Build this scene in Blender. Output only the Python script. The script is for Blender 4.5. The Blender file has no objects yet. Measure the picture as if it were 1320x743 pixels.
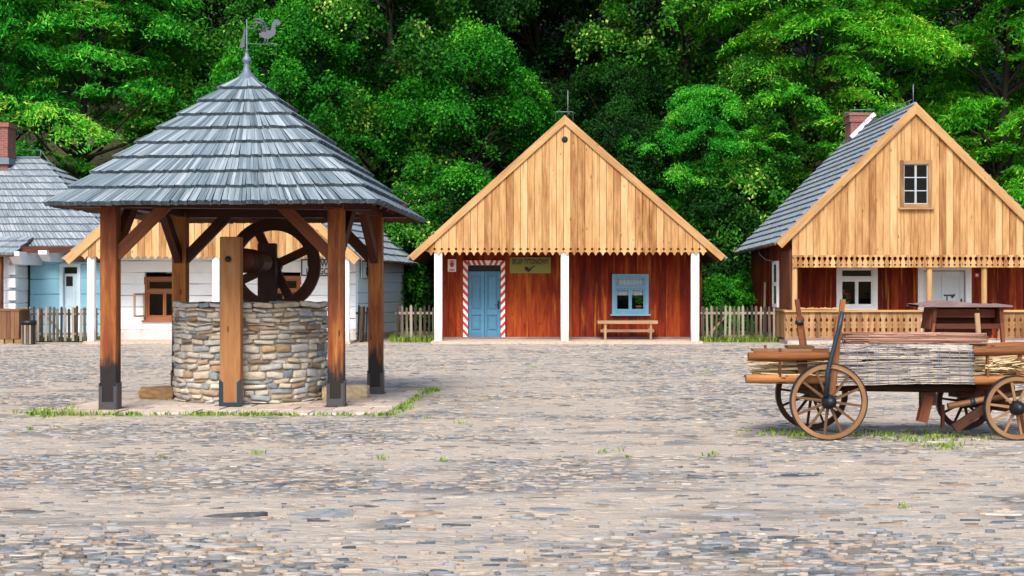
import bpy, math, random
import numpy as np
from mathutils import Vector, Matrix

# ------------------------------------------------------------------ camera, sky, sun, exposure
S = bpy.context.scene
COL = S.collection
R = math.radians
F = 1700.0          # focal length in photo pixels (photo 1320 x 743)
HZ = 370.0          # horizon row
CAMZ = 1.6
cam_d = bpy.data.cameras.new('camera')
cam = bpy.data.objects.new('camera', cam_d); COL.objects.link(cam)
cam.location = (0, 0, CAMZ); cam.rotation_euler = (R(90), 0, 0)
cam_d.sensor_width = 36; cam_d.lens = 36 * F / 1320
cam_d.shift_y = -1.5 / 1320
cam_d.clip_end = 600
S.camera = cam

SUNV = Vector((-0.12, -0.72, 0.78)).normalized()
w = bpy.data.worlds.new('World'); S.world = w; w.use_nodes = True
nt = w.node_tree
sky = nt.nodes.new('ShaderNodeTexSky'); sky.sky_type = 'NISHITA'; sky.sun_disc = False
sky.sun_elevation = math.asin(SUNV.z); sky.sun_rotation = math.atan2(SUNV.x, SUNV.y)
sky.air_density = 1.0; sky.dust_density = 3.0; sky.ozone_density = 1.0
bg = nt.nodes['Background']; bg.inputs['Strength'].default_value = 0.13
nt.links.new(sky.outputs[0], bg.inputs[0])
sun_d = bpy.data.lights.new('sun', 'SUN'); sun_d.energy = 2.0; sun_d.angle = R(22)
sun_d.color = (1.0, 0.93, 0.84)
sun = bpy.data.objects.new('sun', sun_d); COL.objects.link(sun)
sun.rotation_euler = (-SUNV).to_track_quat('-Z', 'Y').to_euler()
S.view_settings.view_transform = 'Standard'; S.view_settings.look = 'None'
S.view_settings.exposure = 1.0; S.view_settings.gamma = 1.0
S.view_settings.use_curve_mapping = False
S.render.engine = 'CYCLES'
S.cycles.max_bounces = 6; S.cycles.transparent_max_bounces = 8

rng = random.Random(7)
def P(px, py, D):
    s = F / D
    return Vector(((px - 660) / s, D, CAMZ + (HZ - py) / s))
def PX(px, D): return (px - 660) * D / F
def PZ(py, D): return CAMZ + (HZ - py) * D / F

# ------------------------------------------------------------------ mesh builder
class MB:
    """collects faces with a UV (metres along / across the grain) and one random value per piece"""
    def __init__(s):
        s.v = []; s.f = []; s.uv = []; s.r = []; s.sm = []
    def face(s, pts, uvs=None, r=None, smooth=False):
        b = len(s.v); s.v += [tuple(p) for p in pts]
        s.f.append(list(range(b, b + len(pts))))
        s.uv += list(uvs) if uvs else [(p[2], p[0] + p[1]) for p in pts]
        s.r.append(rng.random() if r is None else r); s.sm.append(smooth)
    def hexa(s, c, L=None, r=None, ax=0):
        """8 corners: index = i + 2j + 4k along axes i, j, k; ax = grain axis"""
        r = rng.random() if r is None else r
        c = [Vector(p) for p in c]
        o = rng.random() * 9
        for q in ((0, 2, 3, 1), (4, 5, 7, 6), (0, 1, 5, 4), (2, 6, 7, 3), (0, 4, 6, 2), (1, 3, 7, 5)):
            pts = [c[i] for i in q]
            e = {0: c[1] - c[0], 1: c[2] - c[0], 2: c[4] - c[0]}
            g = e[ax].normalized()
            oth = [e[k] for k in range(3) if k != ax]
            a1 = oth[0].normalized(); a2 = oth[1].normalized()
            s.face(pts, [((p - c[0]).dot(g) + o, (p - c[0]).dot(a1) + (p - c[0]).dot(a2) + o) for p in pts], r)
    def box(s, x0, x1, y0, y1, z0, z1, ax=2, r=None):
        s.hexa([(x, y, z) for z in (z0, z1) for y in (y0, y1) for x in (x0, x1)], ax=ax, r=r)
    def beam(s, a, b, wd, ht, up=(0, 0, 1), r=None, taper=1.0):
        a = Vector(a); b = Vector(b); d = (b - a).normalized(); up = Vector(up)
        sd = d.cross(up)
        if sd.length < 1e-3: sd = d.cross(Vector((0, 1, 0)))
        sd.normalize(); up2 = sd.cross(d)
        c = []
        for k in (-1, 1):
            for j in (-1, 1):
                for p, t in ((a, 1), (b, taper)):
                    c.append(p + sd * (j * wd / 2 * t) + up2 * (k * ht / 2 * t))
        s.hexa(c, ax=0, r=r)
    def tube(s, pts, rad, n=8, caps=True, r=None, jit=0.0):
        r = rng.random() if r is None else r
        pts = [Vector(p) for p in pts]; m = len(pts)
        if not isinstance(rad, (list, tuple)): rad = [rad] * m
        o = rng.random() * 9
        rings = []; ln = 0; lens = []
        for i, p in enumerate(pts):
            d = (pts[min(i + 1, m - 1)] - pts[max(i - 1, 0)]).normalized()
            ref = Vector((0, 0, 1)) if abs(d.z) < .9 else Vector((0, 1, 0))
            a = d.cross(ref).normalized(); b = d.cross(a)
            rings.append([p + (a * math.cos(2 * math.pi * k / n) + b * math.sin(2 * math.pi * k / n)) * rad[i] * (1 + rng.uniform(-jit, jit)) for k in range(n)])
            if i: ln += (p - pts[i - 1]).length
            lens.append(ln + o)
        for i in range(m - 1):
            for k in range(n):
                k2 = (k + 1) % n
                cr = 2 * math.pi * rad[i] / n
                s.face([rings[i][k], rings[i][k2], rings[i + 1][k2], rings[i + 1][k]],
                       [(lens[i], k * cr + o), (lens[i], (k + 1) * cr + o), (lens[i + 1], (k + 1) * cr + o), (lens[i + 1], k * cr + o)], r, True)
        if caps:
            for ring, e in ((rings[0], 0), (rings[-1], 1)):
                q = ring if e else ring[::-1]
                s.face(q, [(o + .02 * math.cos(i), o + .02 * math.sin(i)) for i in range(n)], r)
    def prism(s, poly, y0, y1, r=None, plane='XZ', grain='v'):
        """polygon (u,v) extruded along the third axis; XZ: along y; XY: along z; YZ: along x"""
        r = rng.random() if r is None else r
        o = rng.random() * 9
        def pt(u, v, d):
            return {'XZ': (u, d, v), 'XY': (u, v, d), 'YZ': (d, u, v)}[plane]
        area = sum(poly[i][0] * poly[(i + 1) % len(poly)][1] - poly[(i + 1) % len(poly)][0] * poly[i][1] for i in range(len(poly)))
        if area < 0: poly = poly[::-1]
        def uv(u, v, e=0): return (v + o, u + o + e) if grain == 'v' else (u + o, v + o + e)
        s.face([pt(u, v, y0) for u, v in poly], [uv(u, v) for u, v in poly], r)
        s.face([pt(u, v, y1) for u, v in poly[::-1]], [uv(u, v) for u, v in poly[::-1]], r)
        n = len(poly)
        for i in range(n):
            a = poly[i]; b = poly[(i + 1) % n]
            s.face([pt(*a, y1), pt(*b, y1), pt(*b, y0), pt(*a, y0)], [uv(*a, .03), uv(*b, .03), uv(*b), uv(*a)], r)
    def lathe(s, c, prof, n=24, axis='Z', r=None, closed=False, smooth=True, a0=0):
        """prof: list of (radius, height) round axis through c"""
        r = rng.random() if r is None else r
        c = Vector(c)
        def pt(rad, h, a):
            x, y = rad * math.cos(a), rad * math.sin(a)
            return c + Vector({'Z': (x, y, h), 'Y': (x, h, -y), 'X': (h, x, y)}[axis])
        m = len(prof)
        for i in range(m if closed else m - 1):
            (r0, h0), (r1, h1) = prof[i], prof[(i + 1) % m]
            for k in range(n):
                a, b = a0 + 2 * math.pi * k / n, a0 + 2 * math.pi * (k + 1) / n
                q = [pt(r0, h0, a), pt(r0, h0, b), pt(r1, h1, b), pt(r1, h1, a)]
                uv = [(a * .5, h0 + r0), (b * .5, h0 + r0), (b * .5, h1 + r1), (a * .5, h1 + r1)]
                if r0 < 1e-6: q.pop(1); uv.pop(1)
                elif r1 < 1e-6: q.pop(2); uv.pop(2)
                s.face(q, uv, r, smooth)
    def build(s, name, mat, parent=None, base=(0, 0, 0), weld=False, bevel=0):
        base = Vector(base) if parent is None else parent_base(parent)
        me = bpy.data.meshes.new(name)
        v = [(p[0] - base.x, p[1] - base.y, p[2] - base.z) for p in s.v]
        me.from_pydata(v, [], s.f)
        at = me.attributes.new('rnd', 'FLOAT', 'FACE'); at.data.foreach_set('value', s.r)
        ul = me.uv_layers.new(name='UVMap'); ul.data.foreach_set('uv', [c for q in s.uv for c in q])
        me.polygons.foreach_set('use_smooth', s.sm)
        if weld or bevel or any(s.sm):
            import bmesh
            bm = bmesh.new(); bm.from_mesh(me)
            bmesh.ops.remove_doubles(bm, verts=bm.verts, dist=1e-5)
            bmesh.ops.recalc_face_normals(bm, faces=bm.faces)
            bm.to_mesh(me); bm.free()
        me.materials.append(mat)
        o = bpy.data.objects.new(name, me); COL.objects.link(o)
        if parent: o.parent = parent
        else: o.location = base
        if bevel:
            md = o.modifiers.new('bevel', 'BEVEL'); md.width = bevel; md.segments = 2; md.limit_method = 'ANGLE'
        return o

BASES = {}
def parent_base(p):
    b = Vector((0, 0, 0))
    while p is not None:
        b += Vector(p.location); p = p.parent
    return b
def tag(o, label=None, cat=None, group=None, kind=None):
    if label: o['label'] = label
    if cat: o['category'] = cat
    if group: o['group'] = group
    if kind: o['kind'] = kind
    return o
def thing(name, loc, label, cat, group=None):
    o = bpy.data.objects.new(name, None); COL.objects.link(o); o.location = loc
    o.empty_display_size = .2
    return tag(o, label, cat, group)

def np_mesh(name, V, Q, rnd, mat, extra=None):
    """V (n,3), Q (m,k) faces of equal size, rnd (m,)"""
    me = bpy.data.meshes.new(name)
    m, k = Q.shape
    me.vertices.add(len(V)); me.vertices.foreach_set('co', V.astype(np.float32).ravel())
    me.loops.add(m * k); me.loops.foreach_set('vertex_index', Q.astype(np.int32).ravel())
    me.polygons.add(m); me.polygons.foreach_set('loop_start', np.arange(0, m * k, k, dtype=np.int32))
    me.update(calc_edges=True)
    at = me.attributes.new('rnd', 'FLOAT', 'FACE'); at.data.foreach_set('value', rnd.astype(np.float32))
    me.materials.append(mat); me.validate()
    return me

# ------------------------------------------------------------------ materials
def newmat(name):
    m = bpy.data.materials.new(name); m.use_nodes = True
    t = m.node_tree; b = t.nodes['Principled BSDF']
    return m, t, b
def N(t, typ, **kw):
    n = t.nodes.new(typ)
    for k, v in kw.items(): setattr(n, k, v)
    return n
def ramp(t, stops, fac=None, interp='LINEAR'):
    n = t.nodes.new('ShaderNodeValToRGB'); e = n.color_ramp; e.interpolation = interp
    while len(e.elements) < len(stops): e.elements.new(.5)
    for el, (p, c) in zip(e.elements, stops):
        el.position = p; el.color = (*c, 1) if len(c) == 3 else c
    if fac is not None: t.links.new(fac, n.inputs[0])
    return n
def mix(t, a, b, fac, mode='MIX'):
    n = t.nodes.new('ShaderNodeMix'); n.data_type = 'RGBA'; n.blend_type = mode
    for sock, val in ((n.inputs['Factor'], fac), (n.inputs['A'], a), (n.inputs['B'], b)):
        if hasattr(val, 'is_linked') or hasattr(val, 'node'): t.links.new(val, sock)
        elif isinstance(val, (int, float)): sock.default_value = val
        else: sock.default_value = (*val, 1)
    return n.outputs['Result']
def math_n(t, op, a, b=None, clamp=False):
    n = t.nodes.new('ShaderNodeMath'); n.operation = op; n.use_clamp = clamp
    for i, val in enumerate((a, b)):
        if val is None: continue
        if isinstance(val, (int, float)): n.inputs[i].default_value = val
        else: t.links.new(val, n.inputs[i])
    return n.outputs[0]
def vecs(t, src, scale, off=None):
    n = t.nodes.new('ShaderNodeMapping'); t.links.new(src, n.inputs[0])
    n.inputs['Scale'].default_value = scale
    if off is not None: t.links.new(off, n.inputs['Location'])
    return n.outputs[0]
def noise(t, vec, scale=1, detail=4, rough=.55):
    n = t.nodes.new('ShaderNodeTexNoise'); n.inputs['Scale'].default_value = scale
    n.inputs['Detail'].default_value = detail; n.inputs['Roughness'].default_value = rough
    t.links.new(vec, n.inputs['Vector']); return n.outputs['Fac']
def rnd_attr(t):
    n = t.nodes.new('ShaderNodeAttribute'); n.attribute_name = 'rnd'; return n.outputs['Fac']
def bump(t, b, h, dist=.005, strength=1.0):
    n = t.nodes.new('ShaderNodeBump'); n.inputs['Distance'].default_value = dist; n.inputs['Strength'].default_value = strength
    t.links.new(h, n.inputs['Height']); t.links.new(n.outputs[0], b.inputs['Normal'])

def wood(name, dark, mid, light, rough=.75, var=.5, knots=True, streak=None, foot=None, across=22, bmp=.003, spec=.3):
    """timber: UV runs along the grain; every piece has its own tone"""
    m, t, b = newmat(name)
    uv = N(t, 'ShaderNodeTexCoord').outputs['UV']
    ra = rnd_attr(t)
    cmb = N(t, 'ShaderNodeCombineXYZ'); t.links.new(math_n(t, 'MULTIPLY', ra, 31.7), cmb.inputs[2])
    t.links.new(math_n(t, 'MULTIPLY', ra, 7.1), cmb.inputs[0])
    v1 = vecs(t, uv, (1.6, across, 1), cmb.outputs[0])
    v2 = vecs(t, uv, (.9, 4.5, 1), cmb.outputs[0])
    g = noise(t, v1, 1, 6, .65); g2 = noise(t, v2, 1, 3, .5)
    fac = math_n(t, 'ADD', math_n(t, 'MULTIPLY', g, .55), math_n(t, 'MULTIPLY', g2, .45))
    fac = math_n(t, 'ADD', fac, math_n(t, 'MULTIPLY', math_n(t, 'SUBTRACT', ra, .5), var * .45))
    col = ramp(t, [(.28, dark), (.5, mid), (.72, light)], fac).outputs[0]
    if knots:
        vk = vecs(t, uv, (2.2, 7.5, 1), cmb.outputs[0])
        vo = N(t, 'ShaderNodeTexVoronoi'); t.links.new(vk, vo.inputs['Vector']); vo.inputs['Scale'].default_value = 1
        sel = N(t, 'ShaderNodeSeparateColor'); t.links.new(vo.outputs['Color'], sel.inputs[0])
        k = math_n(t, 'LESS_THAN', vo.outputs['Distance'], .11)
        k2 = math_n(t, 'MULTIPLY', k, math_n(t, 'GREATER_THAN', sel.outputs[0], .6))
        col = mix(t, col, tuple(c * .35 for c in dark), math_n(t, 'MULTIPLY', k2, .75))
    if streak:
        vs = vecs(t, uv, (.5, 9, 1), cmb.outputs[0])
        sn = ramp(t, [(.58, (0, 0, 0)), (.72, (1, 1, 1))], noise(t, vs, 1, 4, .6)).outputs[0]
        col = mix(t, col, streak, math_n(t, 'MULTIPLY', sn, .7))
    if foot:                                      # scorched / tarred foot with a ragged edge
        oc = N(t, 'ShaderNodeTexCoord').outputs['Object']
        sp = N(t, 'ShaderNodeSeparateXYZ'); t.links.new(oc, sp.inputs[0])
        nz = noise(t, vecs(t, oc, (14, 14, 2.5)), 1, 4, .6)
        hh = math_n(t, 'SUBTRACT', sp.outputs[2], math_n(t, 'MULTIPLY', nz, 1.0))
        fr = ramp(t, [(.0, (1, 1, 1)), (.22, (0, 0, 0))], math_n(t, 'ADD', hh, foot)).outputs[0]
        col = mix(t, col, (.012, .01, .009), fr)
    t.links.new(col, b.inputs['Base Color'])
    b.inputs['Roughness'].default_value = rough
    b.inputs['Specular IOR Level'].default_value = spec
    bump(t, b, g, bmp)
    return m
def paint(name, col, dirt=(.3, .3, .3), amount=.25, rough=.55, scale=6, var=.12, bmp=.002, metallic=0, grain=(1, 1, 1), splash=False):
    """painted or plain surface with weathering"""
    m, t, b = newmat(name)
    oc = N(t, 'ShaderNodeTexCoord').outputs['Object']
    n1 = noise(t, vecs(t, oc, tuple(scale * g for g in grain)), 1, 6, .65)
    ra = rnd_attr(t)
    dk = tuple(c * (1 - var * 2) for c in col)
    base = mix(t, dk, col, ra)
    f = ramp(t, [(.5, (0, 0, 0)), (.75, (1, 1, 1))], n1).outputs[0]
    c = mix(t, base, dirt, math_n(t, 'MULTIPLY', f, amount))
    if splash:      # mud splashed up from the ground
        sp = N(t, 'ShaderNodeSeparateXYZ'); t.links.new(oc, sp.inputs[0])
        hz = math_n(t, 'SUBTRACT', sp.outputs[2], math_n(t, 'MULTIPLY', noise(t, vecs(t, oc, (9, 9, 6)), 1, 5, .7), .55))
        c = mix(t, c, (.34, .29, .23), math_n(t, 'MULTIPLY', ramp(t, [(0, (1, 1, 1)), (.22, (0, 0, 0))], hz).outputs[0], .6))
    t.links.new(c, b.inputs['Base Color']); b.inputs['Roughness'].default_value = rough
    b.inputs['Metallic'].default_value = metallic
    n2 = noise(t, vecs(t, oc, tuple(scale * 5 * g for g in grain)), 1, 4, .6)
    bump(t, b, n2, bmp)
    return m
def plain(name, col, rough=.6, metallic=0):
    return paint(name, col, tuple(c * .6 for c in col), .3, rough, 9, .05, .001, metallic)

M = {}
M['rail'] = wood('weathered_rail_boards', (.12, .06, .025), (.28, .15, .06), (.42, .27, .14), var=.7, across=14)
M['gable'] = wood('gable_boards', (.21, .085, .022), (.43, .242, .096), (.58, .38, .185), var=.65, streak=(.29, .115, .026), across=20)
M['barge'] = wood('barge_board', (.26, .125, .045), (.43, .25, .105), (.55, .35, .17), var=.3)
M['red'] = wood('red_stained_boards', (.055, .0045, .0025), (.155, .0145, .004), (.30, .055, .009), var=.6, streak=(.48, .16, .024), across=12, rough=.75, spec=.15)
M['post'] = wood('oiled_post', (.055, .011, .003), (.17, .04, .008), (.40, .15, .028), var=.5, foot=.02, rough=.6, across=14, streak=(.46, .20, .045))
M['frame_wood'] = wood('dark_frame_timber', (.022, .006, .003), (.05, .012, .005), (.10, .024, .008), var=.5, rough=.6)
M['winch_post'] = wood('winch_post_timber', (.15, .055, .02), (.25, .11, .038), (.36, .18, .075), var=.2, across=14)
M['cart_wood'] = wood('cart_pole_timber', (.06, .02, .007), (.22, .078, .021), (.40, .18, .06), var=.5, bmp=.008, across=30, streak=(.07, .03, .014))
M['wheel_wood'] = wood('wheel_timber', (.06, .032, .018), (.17, .085, .038), (.31, .175, .08), var=.7, streak=(.10, .06, .035))
M['cart_dark'] = wood('old_dark_timber', (.022, .008, .005), (.05, .018, .01), (.1, .035, .016), var=.6)
M['rung'] = wood('red_brown_timber', (.06, .018, .008), (.14, .04, .016), (.2, .07, .03), var=.5)
M['bench'] = wood('bench_timber', (.16, .095, .05), (.30, .19, .105), (.42, .29, .18), var=.3)
M['fence'] = wood('weathered_picket', (.028, .022, .016), (.10, .078, .058), (.27, .235, .19), var=1.7, knots=False)
M['shingle'] = wood('grey_shingle', (.055, .078, .097), (.15, .195, .23), (.31, .36, .40), var=.55, knots=False, across=40, rough=.95, bmp=.005, spec=.06)
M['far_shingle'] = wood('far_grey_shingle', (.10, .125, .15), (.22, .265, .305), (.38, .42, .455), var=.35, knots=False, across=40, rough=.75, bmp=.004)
M['shingle_dark'] = wood('shingle_underlay', (.02, .018, .016), (.04, .035, .03), (.06, .05, .045))
M['soffit'] = wood('soffit_boards', (.06, .025, .01), (.12, .05, .018), (.2, .09, .03), var=.6)
M['white'] = paint('white_limewash', (.80, .81, .82), (.46, .45, .42), .4, .7, 5, .03, splash=True)
M['whitewall'] = paint('white_log_wall', (.80, .84, .88), (.55, .58, .62), .4, .8, 2.5, .05, splash=True)
M['bluewall'] = paint('blue_log_wall', (.27, .57, .73), (.42, .66, .77), .45, .8, 2.5, .06)
M['paleblue'] = paint('pale_blue_wall', (.62, .80, .90), (.62, .72, .78), .4, .8, 2.5, .05)
M['bluepaint'] = paint('blue_paint', (.045, .185, .31), (.12, .24, .32), .35, .5, 7, .1)
M['bluewindow'] = paint('light_blue_paint', (.10, .27, .39), (.2, .34, .42), .4, .5, 7, .1)
M['iron'] = paint('black_iron', (.018, .024, .03), (.06, .04, .03), .4, .45, 14, .1, .002, .6)
M['steel'] = paint('grey_steel', (.055, .057, .062), (.05, .03, .02), .5, .5, 14, .1, .002, .3)
M['sash'] = plain('grey_sash_paint', (.38, .41, .45), .6)
M['blueiron'] = paint('blue_black_iron', (.015, .04, .065), (.05, .04, .03), .3, .45, 14, .1, .002, .4)
M['zinc'] = paint('zinc_sheet', (.13, .18, .23), (.08, .1, .12), .6, .55, 9, .1, .001, .3)
M['vane'] = paint('vane_sheet', (.07, .09, .125), (.16, .07, .06), .6, .6, 12, .1, .001, .2)
M['flash'] = paint('white_flashing', (.7, .74, .78), (.4, .5, .55), .3, .5, 9, .05)
M['stripe_red'] = plain('red_paint', (.55, .012, .014), .5)
M['stripe_white'] = plain('white_gloss', (.8, .8, .8), .5)
M['olive'] = plain('yellow_sign', (.20, .20, .025), .6)
M['black'] = plain('black_paint', (.012, .012, .014), .5)
M['ink'] = plain('dark_lettering', (.03, .035, .045), .6)
M['signwhite'] = plain('sign_board', (.62, .68, .74), .6)
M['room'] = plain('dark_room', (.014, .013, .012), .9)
M['curtain'] = paint('lace_curtain', (.6, .62, .66), (.4, .4, .42), .4, .9, 20, .05)
M['terracotta'] = plain('terracotta', (.45, .17, .09), .8)
M['petal'] = plain('red_petals', (.6, .01, .015), .6)
M['brownpaint'] = wood('brown_window_timber', (.14, .045, .018), (.25, .09, .035), (.33, .13, .055), var=.3, knots=False)
M['planter'] = wood('brown_crate_timber', (.07, .03, .014), (.14, .065, .03), (.21, .11, .055), var=.6)
M['mat'] = wood('reed', (.035, .028, .026), (.19, .175, .18), (.45, .39, .32), var=1.5, knots=False, across=60)
M['roll'] = wood('rolled_twigs', (.14, .07, .05), (.32, .17, .12), (.46, .28, .2), var=1.2, knots=False, across=60)
M['straw'] = wood('straw', (.26, .17, .08), (.50, .37, .2), (.68, .55, .34), var=1.0, knots=False)
M['lid'] = wood('grey_lid_boards', (.08, .05, .05), (.19, .13, .13), (.3, .22, .21), var=.3)
M['kiosk'] = wood('mahogany', (.035, .009, .005), (.085, .02, .01), (.16, .045, .02), var=.5, knots=False)
M['bark'] = wood('bark', (.010, .008, .006), (.025, .02, .014), (.05, .04, .03), across=9)
M['thread'] = plain('blue_thread', (.16, .20, .27), .8)
M['wire'] = plain('grey_wire', (.2, .24, .26), .5, .5)

def brick_mat():
    m, t, b = newmat('brick')
    oc = N(t, 'ShaderNodeTexCoord').outputs['Object']
    sp = N(t, 'ShaderNodeSeparateXYZ'); t.links.new(oc, sp.inputs[0])
    c = N(t, 'ShaderNodeCombineXYZ'); t.links.new(math_n(t, 'ADD', sp.outputs[0], sp.outputs[1]), c.inputs[0]); t.links.new(sp.outputs[2], c.inputs[1])
    br = N(t, 'ShaderNodeTexBrick'); t.links.new(c.outputs[0], br.inputs['Vector'])
    br.inputs['Scale'].default_value = 1; br.inputs['Brick Width'].default_value = .24; br.inputs['Row Height'].default_value = .075
    br.inputs['Mortar Size'].default_value = .008
    br.inputs['Color1'].default_value = (.26, .075, .055, 1); br.inputs['Color2'].default_value = (.16, .05, .045, 1)
    br.inputs['Mortar'].default_value = (.24, .17, .15, 1)
    t.links.new(br.outputs[0], b.inputs['Base Color']); b.inputs['Roughness'].default_value = .9
    bump(t, b, br.outputs['Fac'], -.01)
    return m
M['brick'] = brick_mat()

def glass_mat():
    m, t, b = newmat('window_glass')
    t.nodes.remove(b)
    tr = N(t, 'ShaderNodeBsdfTransparent'); tr.inputs[0].default_value = (.82, .86, .88, 1)
    gl = N(t, 'ShaderNodeBsdfGlossy'); gl.inputs['Roughness'].default_value = .03
    fr = N(t, 'ShaderNodeFresnel'); fr.inputs[0].default_value = 1.28
    ms = N(t, 'ShaderNodeMixShader')
    t.links.new(fr.outputs[0], ms.inputs[0]); t.links.new(tr.outputs[0], ms.inputs[1]); t.links.new(gl.outputs[0], ms.inputs[2])
    t.links.new(ms.outputs[0], t.nodes['Material Output'].inputs[0])
    return m
M['glass'] = glass_mat()

def stone_mat(name, stops, rough=.9, fine=18, bmp=.012, dust=False):
    m, t, b = newmat(name)
    oc = N(t, 'ShaderNodeTexCoord').outputs['Object']
    col = ramp(t, stops, rnd_attr(t)).outputs[0]
    n1 = noise(t, vecs(t, oc, (fine * .5, fine * .5, fine)), 1, 7, .7)
    n2 = noise(t, vecs(t, oc, (3, 3, 5)), 1, 4, .6)
    sh = ramp(t, [(.3, (.62, .62, .62)), (.7, (1.25, 1.22, 1.18))], n1).outputs[0]
    c = mix(t, col, sh, 1.0, 'MULTIPLY')
    st = ramp(t, [(.55, (0, 0, 0)), (.7, (1, 1, 1))], n2).outputs[0]
    c = mix(t, c, (.30, .22, .13), math_n(t, 'MULTIPLY', st, .3))
    if dust:      # trodden sand lying on the stones
        d1 = noise(t, vecs(t, oc, (.5, 1.1, 1)), 1, 6, .65); d2 = noise(t, vecs(t, oc, (9, 22, 9)), 1, 4, .6)
        dm = ramp(t, [(.47, (0, 0, 0)), (.62, (1, 1, 1))], math_n(t, 'ADD', math_n(t, 'MULTIPLY', d1, .62), math_n(t, 'MULTIPLY', d2, .38))).outputs[0]
        c = mix(t, c, (.40, .34, .275), math_n(t, 'MULTIPLY', dm, .5))
    t.links.new(c, b.inputs['Base Color']); b.inputs['Roughness'].default_value = rough
    bump(t, b, n1, bmp)
    return m
M['wellstone'] = stone_mat('well_stone', [(0, (.16, .14, .12)), (.07, (.30, .19, .10)), (.2, (.46, .39, .29)), (.4, (.58, .52, .43)), (.62, (.49, .46, .40)), (.8, (.41, .42, .42)), (.93, (.17, .23, .28)), (1, (.50, .34, .19))])
M['mortar'] = stone_mat('mortar', [(0, (.30, .26, .21)), (1, (.36, .31, .25))])
M['block'] = stone_mat('loose_stone', [(0, (.16, .09, .035)), (.4, (.26, .16, .07)), (.8, (.46, .34, .21)), (1, (.5, .4, .27))])
M['cobble'] = stone_mat('cobble_stone', [(0, (.05, .062, .075)), (.18, (.12, .15, .18)), (.36, (.24, .265, .29)), (.55, (.34, .315, .285)), (.75, (.40, .34, .28)), (.9, (.24, .165, .11)), (1, (.50, .47, .43))], fine=30, bmp=.010, dust=True)

def ground_mat():
    m, t, b = newmat('cobbled_yard_ground')
    oc = N(t, 'ShaderNodeTexCoord').outputs['Object']
    wv = N(t, 'ShaderNodeVectorMath'); wv.operation = 'ADD'
    nw = N(t, 'ShaderNodeTexNoise'); nw.inputs['Scale'].default_value = 2.2; nw.inputs['Detail'].default_value = 3
    t.links.new(oc, nw.inputs['Vector'])
    ws = N(t, 'ShaderNodeVectorMath'); ws.operation = 'SCALE'; ws.inputs[3].default_value = .10
    t.links.new(nw.outputs['Color'], ws.inputs[0]); t.links.new(oc, wv.inputs[0]); t.links.new(ws.outputs[0], wv.inputs[1])
    v = vecs(t, wv.outputs[0], (6.0, 21, 1))
    vo = N(t, 'ShaderNodeTexVoronoi'); vo.voronoi_dimensions = '2D'; vo.inputs['Scale'].default_value = 1; t.links.new(v, vo.inputs['Vector'])
    ve = N(t, 'ShaderNodeTexVoronoi'); ve.voronoi_dimensions = '2D'; ve.feature = 'DISTANCE_TO_EDGE'; ve.inputs['Scale'].default_value = 1; t.links.new(v, ve.inputs['Vector'])
    sel = N(t, 'ShaderNodeSeparateColor'); t.links.new(vo.outputs['Color'], sel.inputs[0])
    stone = ramp(t, [(0, (.13, .145, .165)), (.25, (.24, .26, .285)), (.5, (.35, .33, .31)), (.75, (.40, .335, .27)), (1, (.48, .43, .37))], sel.outputs[0]).outputs[0]
    edge = ramp(t, [(.02, (0, 0, 0)), (.16, (1, 1, 1))], ve.outputs['Distance']).outputs[0]
    big = noise(t, vecs(t, oc, (.22, .5, 1)), 1, 5, .6)
    fine = noise(t, vecs(t, oc, (16, 22, 10)), 1, 6, .75)
    mid = noise(t, vecs(t, oc, (1.6, 8.5, 1)), 1, 6, .7)
    sand = ramp(t, [(.3, (.25, .21, .172)), (.5, (.41, .35, .285)), (.7, (.525, .46, .385))], math_n(t, 'ADD', math_n(t, 'MULTIPLY', fine, .55), math_n(t, 'MULTIPLY', mid, .45))).outputs[0]
    gap = mix(t, (.16, .14, .115), sand, mid)
    cob = mix(t, gap, stone, edge)
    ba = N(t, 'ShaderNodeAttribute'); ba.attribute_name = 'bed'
    speck = noise(t, vecs(t, oc, (55, 70, 30)), 1, 3, .7)
    sp2 = ramp(t, [(.3, (.62, .60, .58)), (.5, (1, 1, 1)), (.72, (1.28, 1.26, 1.24))], speck).outputs[0]
    sand = mix(t, sand, sp2, 1.0, 'MULTIPLY')
    dark = mix(t, (.10, .085, .068), sand, math_n(t, 'MULTIPLY', mid, .55))  # packed stone bed: dark soil with gap shadow painted into its colour
    msk = math_n(t, 'SUBTRACT', 1, math_n(t, 'MULTIPLY', edge, .3))
    far = mix(t, cob, sand, ramp(t, [(.40, (.25, .25, .25)), (.56, (1, 1, 1))], math_n(t, 'ADD', math_n(t, 'MULTIPLY', big, .6), math_n(t, 'MULTIPLY', mid, .4))).outputs[0])
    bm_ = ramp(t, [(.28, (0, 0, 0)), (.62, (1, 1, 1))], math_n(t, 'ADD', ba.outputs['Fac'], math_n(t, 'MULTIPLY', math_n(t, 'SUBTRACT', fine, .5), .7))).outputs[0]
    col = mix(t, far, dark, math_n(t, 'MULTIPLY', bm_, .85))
    damp = ramp(t, [(.56, (0, 0, 0)), (.66, (1, 1, 1))], noise(t, vecs(t, oc, (.35, 1.5, 1)), 1, 4, .6)).outputs[0]
    col = mix(t, col, (.13, .13, .125), math_n(t, 'MULTIPLY', damp, .7))
    moss = ramp(t, [(.66, (0, 0, 0)), (.78, (1, 1, 1))], noise(t, vecs(t, oc, (.8, 1.7, 1)), 1, 6, .7)).outputs[0]
    col = mix(t, col, (.11, .17, .05), math_n(t, 'MULTIPLY', moss, .55))
    t.links.new(col, b.inputs['Base Color']); b.inputs['Roughness'].default_value = .92
    b.inputs['Specular IOR Level'].default_value = .25
    h = math_n(t, 'ADD', math_n(t, 'MULTIPLY', edge, math_n(t, 'SUBTRACT', 1, msk)), math_n(t, 'MULTIPLY', fine, .5))
    bump(t, b, h, .02)
    return m
M['ground'] = ground_mat()
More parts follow.
